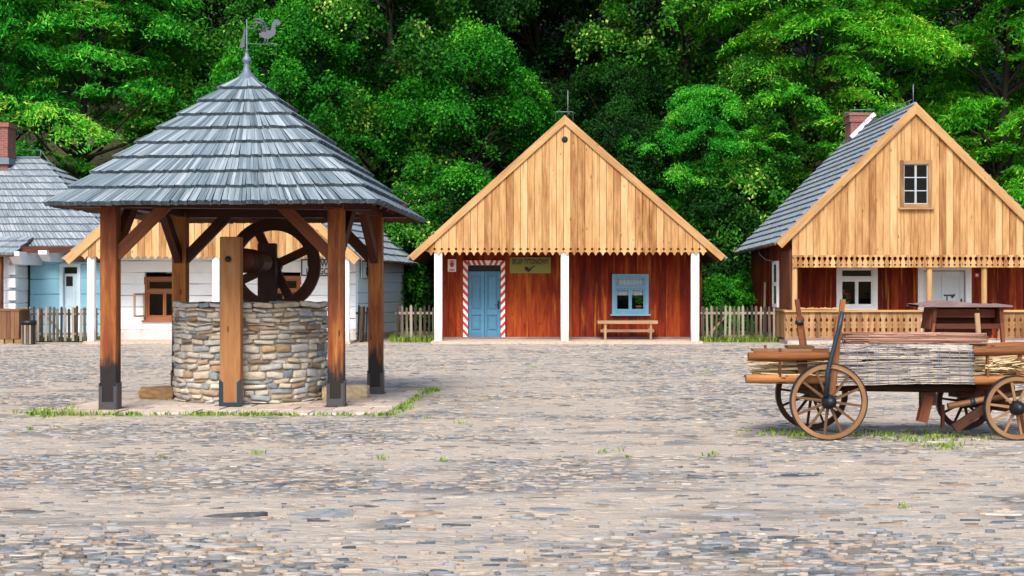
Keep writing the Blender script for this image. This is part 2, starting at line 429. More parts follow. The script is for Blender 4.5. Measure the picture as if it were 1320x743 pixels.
M['soil'] = paint('forest_floor', (.05, .055, .022), (.02, .018, .012), .8, .95, 1.2, .1, .03)
M['pad'] = stone_mat('pad_flagstone', [(0, (.36, .29, .23)), (.3, (.47, .39, .32)), (.6, (.52, .45, .38)), (1, (.43, .39, .36))], fine=20)

def leaf_mat(name, stops, transl=.24):
    m, t, b = newmat(name)
    ra = rnd_attr(t)
    col = ramp(t, stops, ra).outputs[0]
    t.links.new(col, b.inputs['Base Color']); b.inputs['Roughness'].default_value = .6
    b.inputs['Specular IOR Level'].default_value = .12
    tl = N(t, 'ShaderNodeBsdfTranslucent'); t.links.new(mix(t, col, (1.1, 1.3, .5), 1.0, 'MULTIPLY'), tl.inputs[0])
    ms = N(t, 'ShaderNodeMixShader'); ms.inputs[0].default_value = transl
    t.links.new(b.outputs[0], ms.inputs[1]); t.links.new(tl.outputs[0], ms.inputs[2])
    t.links.new(ms.outputs[0], t.nodes['Material Output'].inputs[0])
    return m
M['leaf_locust'] = leaf_mat('locust_leaf', [(0, (.004, .045, .003)), (.38, (.024, .21, .006)), (.66, (.075, .40, .013)), (.86, (.24, .58, .03)), (1, (.42, .48, .08))])
M['leaf_acacia'] = leaf_mat('acacia_leaf', [(0, (.003, .04, .004)), (.38, (.016, .20, .012)), (.68, (.045, .38, .022)), (.88, (.15, .55, .035)), (1, (.36, .46, .07))])
M['leaf_linden'] = leaf_mat('linden_leaf', [(0, (.005, .04, .004)), (.42, (.02, .13, .008)), (.72, (.06, .26, .016)), (.86, (.25, .42, .06)), (1, (.50, .54, .15))])
M['leaf_maple'] = leaf_mat('maple_leaf', [(0, (.004, .04, .004)), (.5, (.015, .16, .007)), (.85, (.04, .29, .012)), (1, (.13, .40, .025))])
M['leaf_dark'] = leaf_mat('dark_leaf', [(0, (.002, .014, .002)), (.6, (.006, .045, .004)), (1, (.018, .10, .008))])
M['leaf_bush'] = leaf_mat('bush_leaf', [(0, (.012, .10, .006)), (.5, (.03, .24, .01)), (1, (.09, .42, .03))])
M['grass'] = leaf_mat('grass_blade', [(0, (.09, .16, .02)), (.5, (.17, .30, .035)), (1, (.34, .42, .11))])

# ------------------------------------------------------------------ reusable builders
def shingle_face(mb, bl, br, tr, tl, courses, width=.12, th=.022, lap=.3, under=None):
    """overlapping riven shingles on a quad or triangle; one wedge per shingle"""
    bl, br, tr, tl = map(Vector, (bl, br, tr, tl))
    n = (br - bl).cross(tl - bl)
    if n.length < 1e-6: n = (br - bl).cross(tr - bl)
    n.normalize()
    if n.z < 0: n = -n
    for c in range(courses):
        t0 = c / courses; t1 = min(1.0, (c + 1 + lap) / courses)
        a0 = bl.lerp(tl, t0); b0 = br.lerp(tr, t0); a1 = bl.lerp(tl, t1); b1 = br.lerp(tr, t1)
        L = (b0 - a0).length
        k = max(1, int(L / width))
        cuts = [0] + sorted((i + rng.uniform(-.25, .25)) / k for i in range(1, k)) + [1]
        tone = rng.uniform(-.06, .06)
        for i in range(len(cuts) - 1):
            u0, u1 = cuts[i] + .0008, cuts[i + 1] - .0008
            dz = rng.uniform(0, .006); drop = rng.uniform(-.012, .012) if c else rng.uniform(-.02, .01)
            dn = (a0 - a1).normalized()
            p00 = a0.lerp(b0, u0) + dn * drop; p10 = a0.lerp(b0, u1) + dn * drop
            p01 = a1.lerp(b1, u0); p11 = a1.lerp(b1, u1)
            lo = n * (th + .008 + dz); hi = n * .004
            r = min(1, max(0, rng.random() + tone)); o = rng.random() * 9
            ln = (p01 - p00).length; wd = (p10 - p00).length
            mb.face([p00 + lo, p10 + lo, p11 + hi, p01 + hi], [(o, o), (o, o + wd), (o + ln, o + wd), (o + ln, o)], r)
            mb.face([p00 - n * .004, p10 - n * .004, p10 + lo, p00 + lo], [(o, o), (o, o + wd), (o + .02, o + wd), (o + .02, o)], 0)  # butt and side edges take the darkest tone: course shadow painted in
            mb.face([p00 - n * .004, p00 + lo, p01 + hi], [(o, o), (o, o + .02), (o + ln, o)], 0)
            mb.face([p10 - n * .004, p11 + hi, p10 + lo], [(o, o), (o + ln, o), (o, o + .02)], 0)

def slab_under(mb, bl, br, tr, tl, th=.05):
    bl, br, tr, tl = map(Vector, (bl, br, tr, tl))
    n = (br - bl).cross(tl - bl)
    if n.length < 1e-6: n = (br - bl).cross(tr - bl)
    n.normalize()
    if n.z < 0: n = -n
    a = n * -.006; b = n * -(th + .006)
    tri = (tr - tl).length < 1e-4
    q = [bl, br, tr] if tri else [bl, br, tr, tl]
    top = [p + a for p in q]; bot = [p + b for p in q]
    r = rng.random()
    ax = (br - bl).normalized()
    uv = lambda ps: [((p - bl).dot(ax), (p - bl).length) for p in ps]
    mb.face(top, uv(top), r); mb.face(bot[::-1], uv(bot[::-1]), r)
    for i in range(len(q)):
        j = (i + 1) % len(q); f = [top[i], bot[i], bot[j], top[j]]
        mb.face(f, uv(f), r)

def bottom_edge(x0, x1, z, style):
    """outline of a board's lower end from left to right (concave notches live on the seams)"""
    w_ = x1 - x0; xm = (x0 + x1) / 2
    if style == 'scallop':         # flat tongue, round bites and drilled holes at the seams
        d = .036; r_ = .062
        pts = []
        hz = z + .155
        pts += [(x0, hz + d), (x0 + d * .8, hz + d * .5), (x0 + d * .8, hz - d * .5), (x0, hz - d), (x0, z + .075)]
        for k in range(5):
            a = math.pi / 2 - k * math.pi / 8
            pts.append((x0 + r_ * math.cos(a), z + .02 + .055 * math.sin(a)))
        pts += [(x0 + r_ + .012, z), (xm, z - .022), (x1 - r_ - .012, z)]
        for k in range(5):
            a = math.pi / 2 - (4 - k) * math.pi / 8
            pts.append((x1 - r_ * math.cos(a), z + .02 + .055 * math.sin(a)))
        pts += [(x1, z + .075), (x1, hz - d), (x1 - d * .8, hz - d * .5), (x1 - d * .8, hz + d * .5), (x1, hz + d)]
        return pts
    if style == 'point':
        return [(x0, z + .085), (x0 + w_ * .2, z + .075), (x0 + w_ * .38, z + .03), (xm, z), (x1 - w_ * .38, z + .03), (x1 - w_ * .2, z + .075), (x1, z + .085)]
    return [(x0, z), (x1, z)]

def gable_boards(mb, xl, xr, xa, za, slope, zb, y, pitch, style, th=.03, openings=(), seam=.011):
    """vertical boards filling a gable; top follows the roof slope"""
    edges = []
    x = xl
    n = round((xr - xl) / pitch)
    edges = [xl + (xr - xl) * i / n for i in range(n + 1)]
    for o in openings: edges = [e for e in edges if abs(e - o[0]) > .05 and abs(e - o[1]) > .05] + [o[0], o[1]]
    edges.sort()
    top = lambda x: za - abs(x - xa) * slope
    for a, b in zip(edges[:-1], edges[1:]):
        a2, b2 = a + seam / 2, b - seam / 2
        op = [o for o in openings if o[0] < (a + b) / 2 < o[1]]
        dy = rng.uniform(-.004, .004)
        def tops(x0, x1):
            t = [(x1, top(x1))]
            if x0 < xa < x1: t.append((xa, za))
            t.append((x0, top(x0))); return t
        if op:
            o = op[0]; r = rng.random()
            mb.prism([(a2, o[3]), (b2, o[3])] + tops(a2, b2), y + dy, y + th + dy, r)
            lo = bottom_edge(a2, b2, zb, style) if style else [(a2, zb), (b2, zb)]
            mb.prism(lo + [(b2, o[2]), (a2, o[2])], y + dy, y + th + dy, r)
        else:
            lo = bottom_edge(a2, b2, zb, style)
            if min(top(a2), top(b2)) < zb + .22: lo = [(a2, zb + .1), (b2, zb + .1)]
            if top(a2) < lo[0][1] + .02 or top(b2) < lo[-1][1] + .02:
                continue
            mb.prism(lo + tops(a2, b2), y + dy, y + th + dy)

def board_wall(mb, x0, x1, z0, z1, y, pitch, openings=(), th=.03):
    n = max(1, round((x1 - x0) / pitch))
    edges = [x0 + (x1 - x0) * i / n for i in range(n + 1)]
    for o in openings: edges = [e for e in edges if abs(e - o[0]) > .06 and abs(e - o[1]) > .06] + [o[0], o[1]]
    edges.sort()
    for a, b in zip(edges[:-1], edges[1:]):
        zs = [(z0, z1)]
        for o in openings:
            if o[0] - 1e-4 < (a + b) / 2 < o[1] + 1e-4:
                zs = [q for q in ((z0, o[2]), (o[3], z1)) if q[1] - q[0] > .02]
        dy = rng.uniform(-.005, .005); r = rng.random()
        for q in zs: mb.box(a + .0025, b - .0025, y + dy, y + th + dy, q[0], q[1], 2, r)

def log_wall(mb, a, b, z0, z1, rows, th=.16, openings=(), along='x'):
    """hewn logs from point a to b (xy); openings in distance along the wall"""
    a = Vector((*a, 0)); b = Vector((*b, 0)); L = (b - a).length; d = (b - a) / L
    n = Vector((d.y, -d.x, 0))         # outward (towards the camera for a wall running +x)
    h = (z1 - z0) / rows
    for k in range(rows):
        za, zb = z0 + k * h, z0 + (k + 1) * h - .006
        spans = [(0, L)]
        for o in openings:
            if o[2] < (za + zb) / 2 < o[3]:
                spans = [q for s_ in spans for q in ((s_[0], min(s_[1], o[0])), (max(s_[0], o[1]), s_[1])) if q[1] - q[0] > .02]
        bul = rng.uniform(.0, .02); r = rng.random()
        for s0, s1 in spans:
            m = max(1, int((s1 - s0) / .7))
            for i in range(m):
                u0 = s0 + (s1 - s0) * i / m; u1 = s0 + (s1 - s0) * (i + 1) / m
                p0 = a + d * u0; p1 = a + d * u1
                w0 = .007 * math.sin(u0 * 2.3 + k * 1.7); w1 = .007 * math.sin(u1 * 2.3 + k * 1.7)
                prof = [(-th, za), (.012, za + .0), (.025 + bul, za + .02), (.025 + bul, zb - .02), (.012, zb), (-th, zb)]
                q0 = [p0 + n * e + Vector((0, 0, z + (w0 if j in (1, 4) else 0))) for j, (e, z) in enumerate(prof)]
                q1 = [p1 + n * e + Vector((0, 0, z + (w1 if j in (1, 4) else 0))) for j, (e, z) in enumerate(prof)]
                for j in range(len(prof)):
                    j2 = (j + 1) % len(prof)
                    mb.face([q0[j], q1[j], q1[j2], q0[j2]], [(u0, prof[j][1]), (u1, prof[j][1]), (u1, prof[j2][1]), (u0, prof[j2][1])], r, False)
                if i == 0: mb.face(q0[::-1], None, r)
                if i == m - 1: mb.face(q1, None, r)
    # chinking between logs
    e = -.03
    pts = [a + n * e, b + n * e]
    for s0, s1 in ([(0, L)] if not openings else []):
        mb.face([pts[0] + Vector((0, 0, z0)), pts[1] + Vector((0, 0, z0)), pts[1] + Vector((0, 0, z1)), pts[0] + Vector((0, 0, z1))], None, .1)

def frame_rect(mb, x0, x1, z0, z1, y0, y1, wd, r=None, bot=None):
    bot = wd if bot is None else bot
    mb.box(x0, x0 + wd, y0, y1, z0, z1, 2, r); mb.box(x1 - wd, x1, y0, y1, z0, z1, 2, r)
    mb.box(x0 + wd, x1 - wd, y0 + .002, y1, z1 - wd, z1, 0, r)
    mb.box(x0 + wd, x1 - wd, y0 + .002, y1, z0, z0 + bot, 0, r)

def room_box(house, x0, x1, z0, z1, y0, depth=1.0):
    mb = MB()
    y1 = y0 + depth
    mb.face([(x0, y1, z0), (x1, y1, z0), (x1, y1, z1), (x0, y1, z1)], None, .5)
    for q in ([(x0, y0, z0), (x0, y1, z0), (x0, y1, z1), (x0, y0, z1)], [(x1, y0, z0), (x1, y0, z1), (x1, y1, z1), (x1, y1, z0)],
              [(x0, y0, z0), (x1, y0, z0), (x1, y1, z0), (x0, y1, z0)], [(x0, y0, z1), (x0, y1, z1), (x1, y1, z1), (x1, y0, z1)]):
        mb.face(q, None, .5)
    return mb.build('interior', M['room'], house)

def lettering(txt, size, loc, mat, parent, sx=1.0, align='CENTER', rot=(R(90), 0, 0)):
    cu = bpy.data.curves.new('lettering', 'FONT'); cu.body = txt; cu.size = size; cu.extrude = .003; cu.offset = .006
    cu.align_x = align; cu.align_y = 'CENTER'; cu.materials.append(mat)
    o = bpy.data.objects.new('lettering', cu); COL.objects.link(o)
    me = bpy.data.meshes.new_from_object(o); bpy.data.objects.remove(o)
    for v in me.vertices: v.co.x *= sx
    me.attributes.new('rnd', 'FLOAT', 'FACE')
    o = bpy.data.objects.new('lettering', me); COL.objects.link(o)
    o.parent = parent; o.location = Vector(loc) - parent_base(parent); o.rotation_euler = rot
    return o

# ------------------------------------------------------------------ ground, hill
# wooded hillside: starts behind the houses
nx, ny = 60, 24
rg = np.random.default_rng(3)
V = []; Q = []
def hill_z(x, y):
    t = max(0, y - 46)
    return min(26, t * .62 + .35 * math.sin(x * .35 + y * .2) * min(1, t / 4))
for j in range(ny + 1):
    for i in range(nx + 1):
        x = -75 + 150 * i / nx; y = 46 + 50 * (j / ny) ** 1.4
        V.append((x, y, hill_z(x, y) + (rg.normal() * .12 if j else -.3)))
for j in range(ny):
    for i in range(nx):
        a = j * (nx + 1) + i; Q.append((a, a + 1, a + nx + 2, a + nx + 1))
hl = bpy.data.objects.new('hillside', np_mesh('hillside', np.array(V), np.array(Q), np.full(len(Q), .5), M['soil'])); COL.objects.link(hl)
tag(hl, kind='structure')

# cobbles: thousands of flat stones set on edge in sand (uncountable)
def cobbles():
    rs = np.random.default_rng(11)
    # coarse value noise for sandy patches
    G = rs.random((60, 60))
    def vn(x, y, sc):
        u = (x * sc) % 59; v = (y * sc * 2.2) % 59
        i = u.astype(int); j = v.astype(int); fu = u - i; fv = v - j
        return (G[i, j] * (1 - fu) + G[i + 1, j] * fu) * (1 - fv) + (G[i, j + 1] * (1 - fu) + G[i + 1, j + 1] * fu) * fv
    X = []; Y = []; SX = []; SY = []
    y = 6.6
    while y < 37.0:
        dep = rs.uniform(.020, .048) * (1 + .035 * (y - 7))
        x = -y * .42 - rs.uniform(0, .3); xm = y * .42
        while x < xm:
            L = rs.uniform(.04, .15) * (1.6 if rs.random() < .2 else 1) * (1 + .012 * (y - 7))
            X.append(x + L / 2); Y.append(y + dep / 2 + rs.normal() * dep * .22); SX.append(L); SY.append(dep * rs.uniform(.7, 1.1))
            x += L + rs.uniform(.0, .03)
        y += dep
    X, Y, SX, SY = map(np.array, (X, Y, SX, SY))
    m1 = vn(X + 30, Y, .42) * .6 + vn(X + 70, Y + 9, 1.3) * .4
    g2 = lambda cx, cy, sx, sy: np.exp(-((X - cx) / sx) ** 2 - ((Y - cy) / sy) ** 2)
    dens = m1 + .42 * g2(-2.3, 7.9, 1.5, .75) + .40 * g2(1.8, 7.6, 1.9, .75) + .06 * g2(0, 13, 6, 1.2) + .16 * g2(2.4, 19, 3, 3) - .5 * g2(-.55, 8.3, .8, 1.0) - .22 * g2(0, 9.6, 4, .45)
    keep = dens + rs.normal(size=len(X)) * .10 > .575
    keep &= rs.random(len(X)) > .10
    keep |= rs.random(len(X)) < .15
    pad = (X > -5.9) & (X < -1.3) & (Y > 16.45) & (Y < 20.9); keep &= ~pad
    X, Y, SX, SY = X[keep], Y[keep], SX[keep], SY[keep]
    # a few larger pale slabs lying in the sand
    nb = 60; X = np.concatenate([X, rs.uniform(-4.2, 4.2, 34), rs.uniform(1.5, 6, 26)]); Y = np.concatenate([Y, rs.normal(size=34) * .25 + 9.55, rs.uniform(9, 14.5, 26)])
    SX = np.concatenate([SX, rs.uniform(.18, .52, nb)]); SY = np.concatenate([SY, rs.uniform(.07, .2, nb)])
    n = len(X); K = 6
    ang = np.linspace(0, 2 * np.pi, K, endpoint=False)[None, :] + rs.uniform(-.25, .25, (n, K)) + rs.uniform(0, 6, (n, 1))
    ca, sa = np.cos(ang), np.sin(ang)
    sq = np.maximum(np.abs(ca), np.abs(sa)) ** .6
    rad = rs.uniform(.76, 1.08, (n, K)) / sq
    bx = X[:, None] + ca * rad * SX[:, None] * .5; by = Y[:, None] + sa * rad * SY[:, None] * .5
    top = rs.uniform(.001, .009, n) + (Y < 9.3) * rs.uniform(0, .011, n); tl = rs.normal(size=(n, 2)) * .05
    tx = X[:, None] + (bx - X[:, None]) * .94; ty = Y[:, None] + (by - Y[:, None]) * .84
    tz = top[:, None] + (tx - X[:, None]) * tl[:, :1] + (ty - Y[:, None]) * tl[:, 1:] * 1.5
    mx = X[:, None] + (bx - X[:, None]) * .99; my = Y[:, None] + (by - Y[:, None]) * .97
    mz = np.maximum(tz - .003, .0004)
    b = np.stack([bx, by, np.full_like(bx, -.01)], -1); mm = np.stack([mx, my, mz], -1); tt = np.stack([tx, ty, tz], -1)
    Vv = np.concatenate([b, mm, tt], 1).reshape(-1, 3)
    base = (np.arange(n) * 3 * K)[:, None]
    k = np.arange(K); k2 = (k + 1) % K
    q1 = np.stack([k, k2, k2 + K, k + K], -1); q2 = np.stack([k + K, k2 + K, k2 + 2 * K, k + 2 * K], -1)
    q = np.concatenate([q1, q2], 0)
    Qs = (base[:, :, None] + q[None]).reshape(-1, 4)
    tq = np.array([[0, 1, 2, 3], [0, 3, 4, 5]]) + 2 * K
    Qt = (base[:, :, None] + tq[None]).reshape(-1, 4)
    Qall = np.concatenate([Qs, Qt], 0)
    rn = np.clip(rs.random(n) ** 1.25 * .96 + rs.normal(size=n) * .03, 0, 1)
    pale = rs.random(n) < .006; rn[pale] = 1
    R1 = np.repeat(rn, 2 * K); R2 = np.repeat(rn, 2)
    me = np_mesh('cobblestones', Vv, Qall, np.concatenate([R1, R2]), M['cobble'])
    # the ground sheet: darker joints with painted gap shadow where stones are packed, pale sand where they are not
    NX, NY = 300, 300
    gx = np.concatenate([[-150, -40], np.linspace(-16, 16, NX), [40, 150]]); gy = np.concatenate([[-20], np.linspace(6, 38, NY), [47]])
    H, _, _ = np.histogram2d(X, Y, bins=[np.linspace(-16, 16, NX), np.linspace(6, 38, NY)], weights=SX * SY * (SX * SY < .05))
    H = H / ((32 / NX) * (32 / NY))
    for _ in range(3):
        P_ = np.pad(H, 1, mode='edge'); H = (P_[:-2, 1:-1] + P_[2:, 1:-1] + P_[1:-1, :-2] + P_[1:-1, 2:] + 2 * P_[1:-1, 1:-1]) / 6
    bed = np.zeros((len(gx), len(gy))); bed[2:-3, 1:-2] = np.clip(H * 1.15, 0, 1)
    GX, GY_ = np.meshgrid(gx, gy, indexing='ij')
    GV = np.stack([GX, GY_, np.zeros_like(GX)], -1).reshape(-1, 3)
    a_ = (np.arange(len(gx) - 1)[:, None] * len(gy) + np.arange(len(gy) - 1)[None, :]).ravel()
    GQ = np.stack([a_, a_ + len(gy), a_ + len(gy) + 1, a_ + 1], -1)
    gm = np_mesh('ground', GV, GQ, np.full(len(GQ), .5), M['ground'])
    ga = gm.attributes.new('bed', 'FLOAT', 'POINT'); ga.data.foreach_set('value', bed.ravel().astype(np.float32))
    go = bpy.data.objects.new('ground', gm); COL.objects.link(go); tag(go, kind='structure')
    o = bpy.data.objects.new('cobblestones', me); COL.objects.link(o)
    tag(o, 'uneven slate cobbles set in sand across the village square', 'cobbles', kind='stuff')
cobbles()

# ------------------------------------------------------------------ flagstone pad under the well
def pad():
    mb = MB()
    c = [(-5.95, 16.55), (-1.56, 16.45), (-1.28, 20.6), (-5.6, 20.7)]
    c = [Vector((*p, 0)) for p in c]
    n1, n2 = 9, 9
    for i in range(n1):
        for j in range(n2):
            def q(u, v): return c[0].lerp(c[1], u).lerp(c[3].lerp(c[2], u), v)
            o = (j % 2) * .4 / n1
            u0, u1 = i / n1 + (o if i else 0), (i + 1) / n1 + (o if i < n1 - 1 else 0)
            v0, v1 = j / n2, (j + 1) / n2
            pts = [q(u0 + .003, v0 + .003), q(u1 - .003, v0 + .003), q(u1 - .003, v1 - .003), q(u0 + .003, v1 - .003)]
            h = .024 + rng.uniform(-.006, .008)
            if j == 0: pts[0].y += rng.uniform(-.04, .02); pts[1].y += rng.uniform(-.04, .02)
            b = [p + Vector((0, 0, -.02)) for p in pts]; t_ = [p + (q(.5, .5) - p).normalized() * .015 + Vector((0, 0, h)) for p in pts]
            r = rng.random()
            mb.face(t_, None, r)
            for k in range(4):
                k2 = (k + 1) % 4; mb.face([b[k], b[k2], t_[k2], t_[k]], None, r)
    o = mb.build('pavement', M['pad']); tag(o, kind='structure')
pad()
PADZ = .03

# ------------------------------------------------------------------ the well
WX, WY, WR, WH = -3.71, 18.76, 1.085, 1.38
def well():
    t = thing('well', (WX, WY, PADZ), 'round well of rough dry stacked fieldstones under the shingled canopy', 'well')
    core = MB()
    core.lathe((WX, WY, PADZ), [(WR - .04, 0), (WR - .04, WH - .1), (WR - .32, WH - .1), (WR - .32, 0)], 40, r=.4)
    core.build('mortar_core', M['mortar'], t)
    st = MB(); cap = MB()
    z = PADZ - .01; top = WH
    hs = []
    zz = z
    while zz < top - .14:
        h = rng.choice((.05, .06, .07, .08, .09, .115)); hs.append((zz, zz + h)); zz += h
    hs.append((zz, top - .07)); hs.append((top - .07, top))
    for ci, (z0, z1) in enumerate(hs):
        last = ci == len(hs) - 1
        a = rng.uniform(0, .5); end = a + 2 * math.pi
        while a < end - .02:
            L = rng.uniform(.13, .36) * (1.25 if last else 1)
            da = L / WR
            if end - a - da < .09: da = end - a
            g_ = .006
            ja, jb = rng.uniform(-.018, .018), rng.uniform(-.018, .018)
            zA, zB = z0 + g_ + rng.uniform(-.012, .012), z1 - g_ + rng.uniform(-.012, .012)
            if last: zA, zB = z0 + g_, z1 + rng.uniform(-.012, .015)
            rr = WR + rng.uniform(-.03, .012) + (.02 if last else 0)
            am, zm = a + da / 2, (zA + zB) / 2
            hw, hh = da / 2 - g_ / WR, (zB - zA) / 2
            K = 12; rings = []
            ph = [2 * math.pi * k / K + rng.uniform(-.15, .15) for k in range(K)]
            ex = rng.uniform(.20, .42)
            jr = [rng.uniform(.90, 1.06) for _ in range(K)]
            for f, dr in ((1.0, -.075), (1.0, -.022), (.95, -.006), (.80, .002)):
                ring = []
                for k in range(K):
                    cx, sx = math.cos(ph[k]), math.sin(ph[k])
                    u = math.copysign(abs(cx) ** ex, cx) * f * jr[k]; v = math.copysign(abs(sx) ** ex, sx) * f * jr[k]
                    aa = am + u * hw; q = rr + dr
                    ring.append((WX + q * math.cos(aa), WY + q * math.sin(aa), zm + v * hh + ja * u))
                rings.append(ring)
            r = rng.random()
            tgt = cap if last else st
            for i in range(3):
                for k in range(K):
                    k2 = (k + 1) % K
                    tgt.face([rings[i][k], rings[i][k2], rings[i + 1][k2], rings[i + 1][k]], None, r, True)
            tgt.face(rings[3], None, r, True)
            if last:      # coping stones carry their own top, running inward
                q = rr - .012; qi = WR - .33
                m = 4
                for i in range(m):
                    b0 = am - hw + 2 * hw * i / m; b1 = am - hw + 2 * hw * (i + 1) / m
                    f = lambda R_, b_, zz_: (WX + R_ * math.cos(b_), WY + R_ * math.sin(b_), zz_)
                    tgt.face([f(q, b0, zB - .004), f(q, b1, zB - .004), f(qi, b1, zB - .006), f(qi, b0, zB - .006)], None, r)
                    tgt.face([f(qi, b0, zB - .006), f(qi, b1, zB - .006), f(qi, b1, zB - .1), f(qi, b0, zB - .1)], None, r)
            a += da
    st.build('stone_wall', M['wellstone'], t)
    cap.build('coping', M['wellstone'], t)
well()

def winch():
    FD = 17.50; RD = 20.02
    t = thing('well_winch', (WX, WY, PADZ), 'wooden well winch with a large dark crank wheel and log drum between two posts', 'winch')
    def post(y, mat, name='post'):
        mb = MB(); mb.box(WX - .137, WX + .137, y - .09, y + .09, PADZ, 2.26, 2)
        return mb.build(name, mat, t, bevel=.012)
    p1 = post(FD - .06, M['winch_post'])
    mb = MB()
    yf = FD - .157
    for sx in (-1, 1):
        mb.box(WX + sx * .118 - .028, WX + sx * .118 + .028, yf, yf + .014, PADZ, PADZ + .31)
        mb.prism([(WX + sx * .146, PADZ + .31), (WX + sx * .09, PADZ + .31), (WX + sx * .146, PADZ + .36)], yf, yf + .014)
    mb.box(WX - .145, WX + .145, yf - .004, yf + .012, PADZ, PADZ + .05)
    mb.build('post_bracket', M['blueiron'], p1)
    mb = MB(); mb.lathe((WX - .02, yf - .02, 1.965), [(0, -.03), (.02, -.03), (.025, -.012), (.04, -.008), (.04, .012)], 12, 'Y'); mb.build('axle_bolt', M['iron'], p1)
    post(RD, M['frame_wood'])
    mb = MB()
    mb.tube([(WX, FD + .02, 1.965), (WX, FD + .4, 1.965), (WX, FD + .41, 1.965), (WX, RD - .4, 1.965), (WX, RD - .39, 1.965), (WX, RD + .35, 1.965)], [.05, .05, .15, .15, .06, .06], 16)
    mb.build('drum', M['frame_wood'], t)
    mb = MB()
    for k in range(14):
        a = FD + .75 + k * .045
        mb.lathe((WX, a, 1.965), [(.15, 0), (.17, .01), (.172, .022), (.17, .034), (.15, .044)], 18, 'Y')
    mb.build('rope', M['cart_dark'], t)
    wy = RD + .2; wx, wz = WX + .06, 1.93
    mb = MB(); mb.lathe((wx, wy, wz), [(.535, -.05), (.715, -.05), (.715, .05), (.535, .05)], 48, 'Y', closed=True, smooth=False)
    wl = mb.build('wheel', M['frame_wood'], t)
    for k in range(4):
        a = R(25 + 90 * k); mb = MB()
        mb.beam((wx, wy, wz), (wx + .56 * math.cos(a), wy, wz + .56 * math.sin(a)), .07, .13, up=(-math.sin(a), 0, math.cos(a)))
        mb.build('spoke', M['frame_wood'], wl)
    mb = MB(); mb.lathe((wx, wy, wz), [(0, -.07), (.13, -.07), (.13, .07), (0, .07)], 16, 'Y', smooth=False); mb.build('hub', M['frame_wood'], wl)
winch()

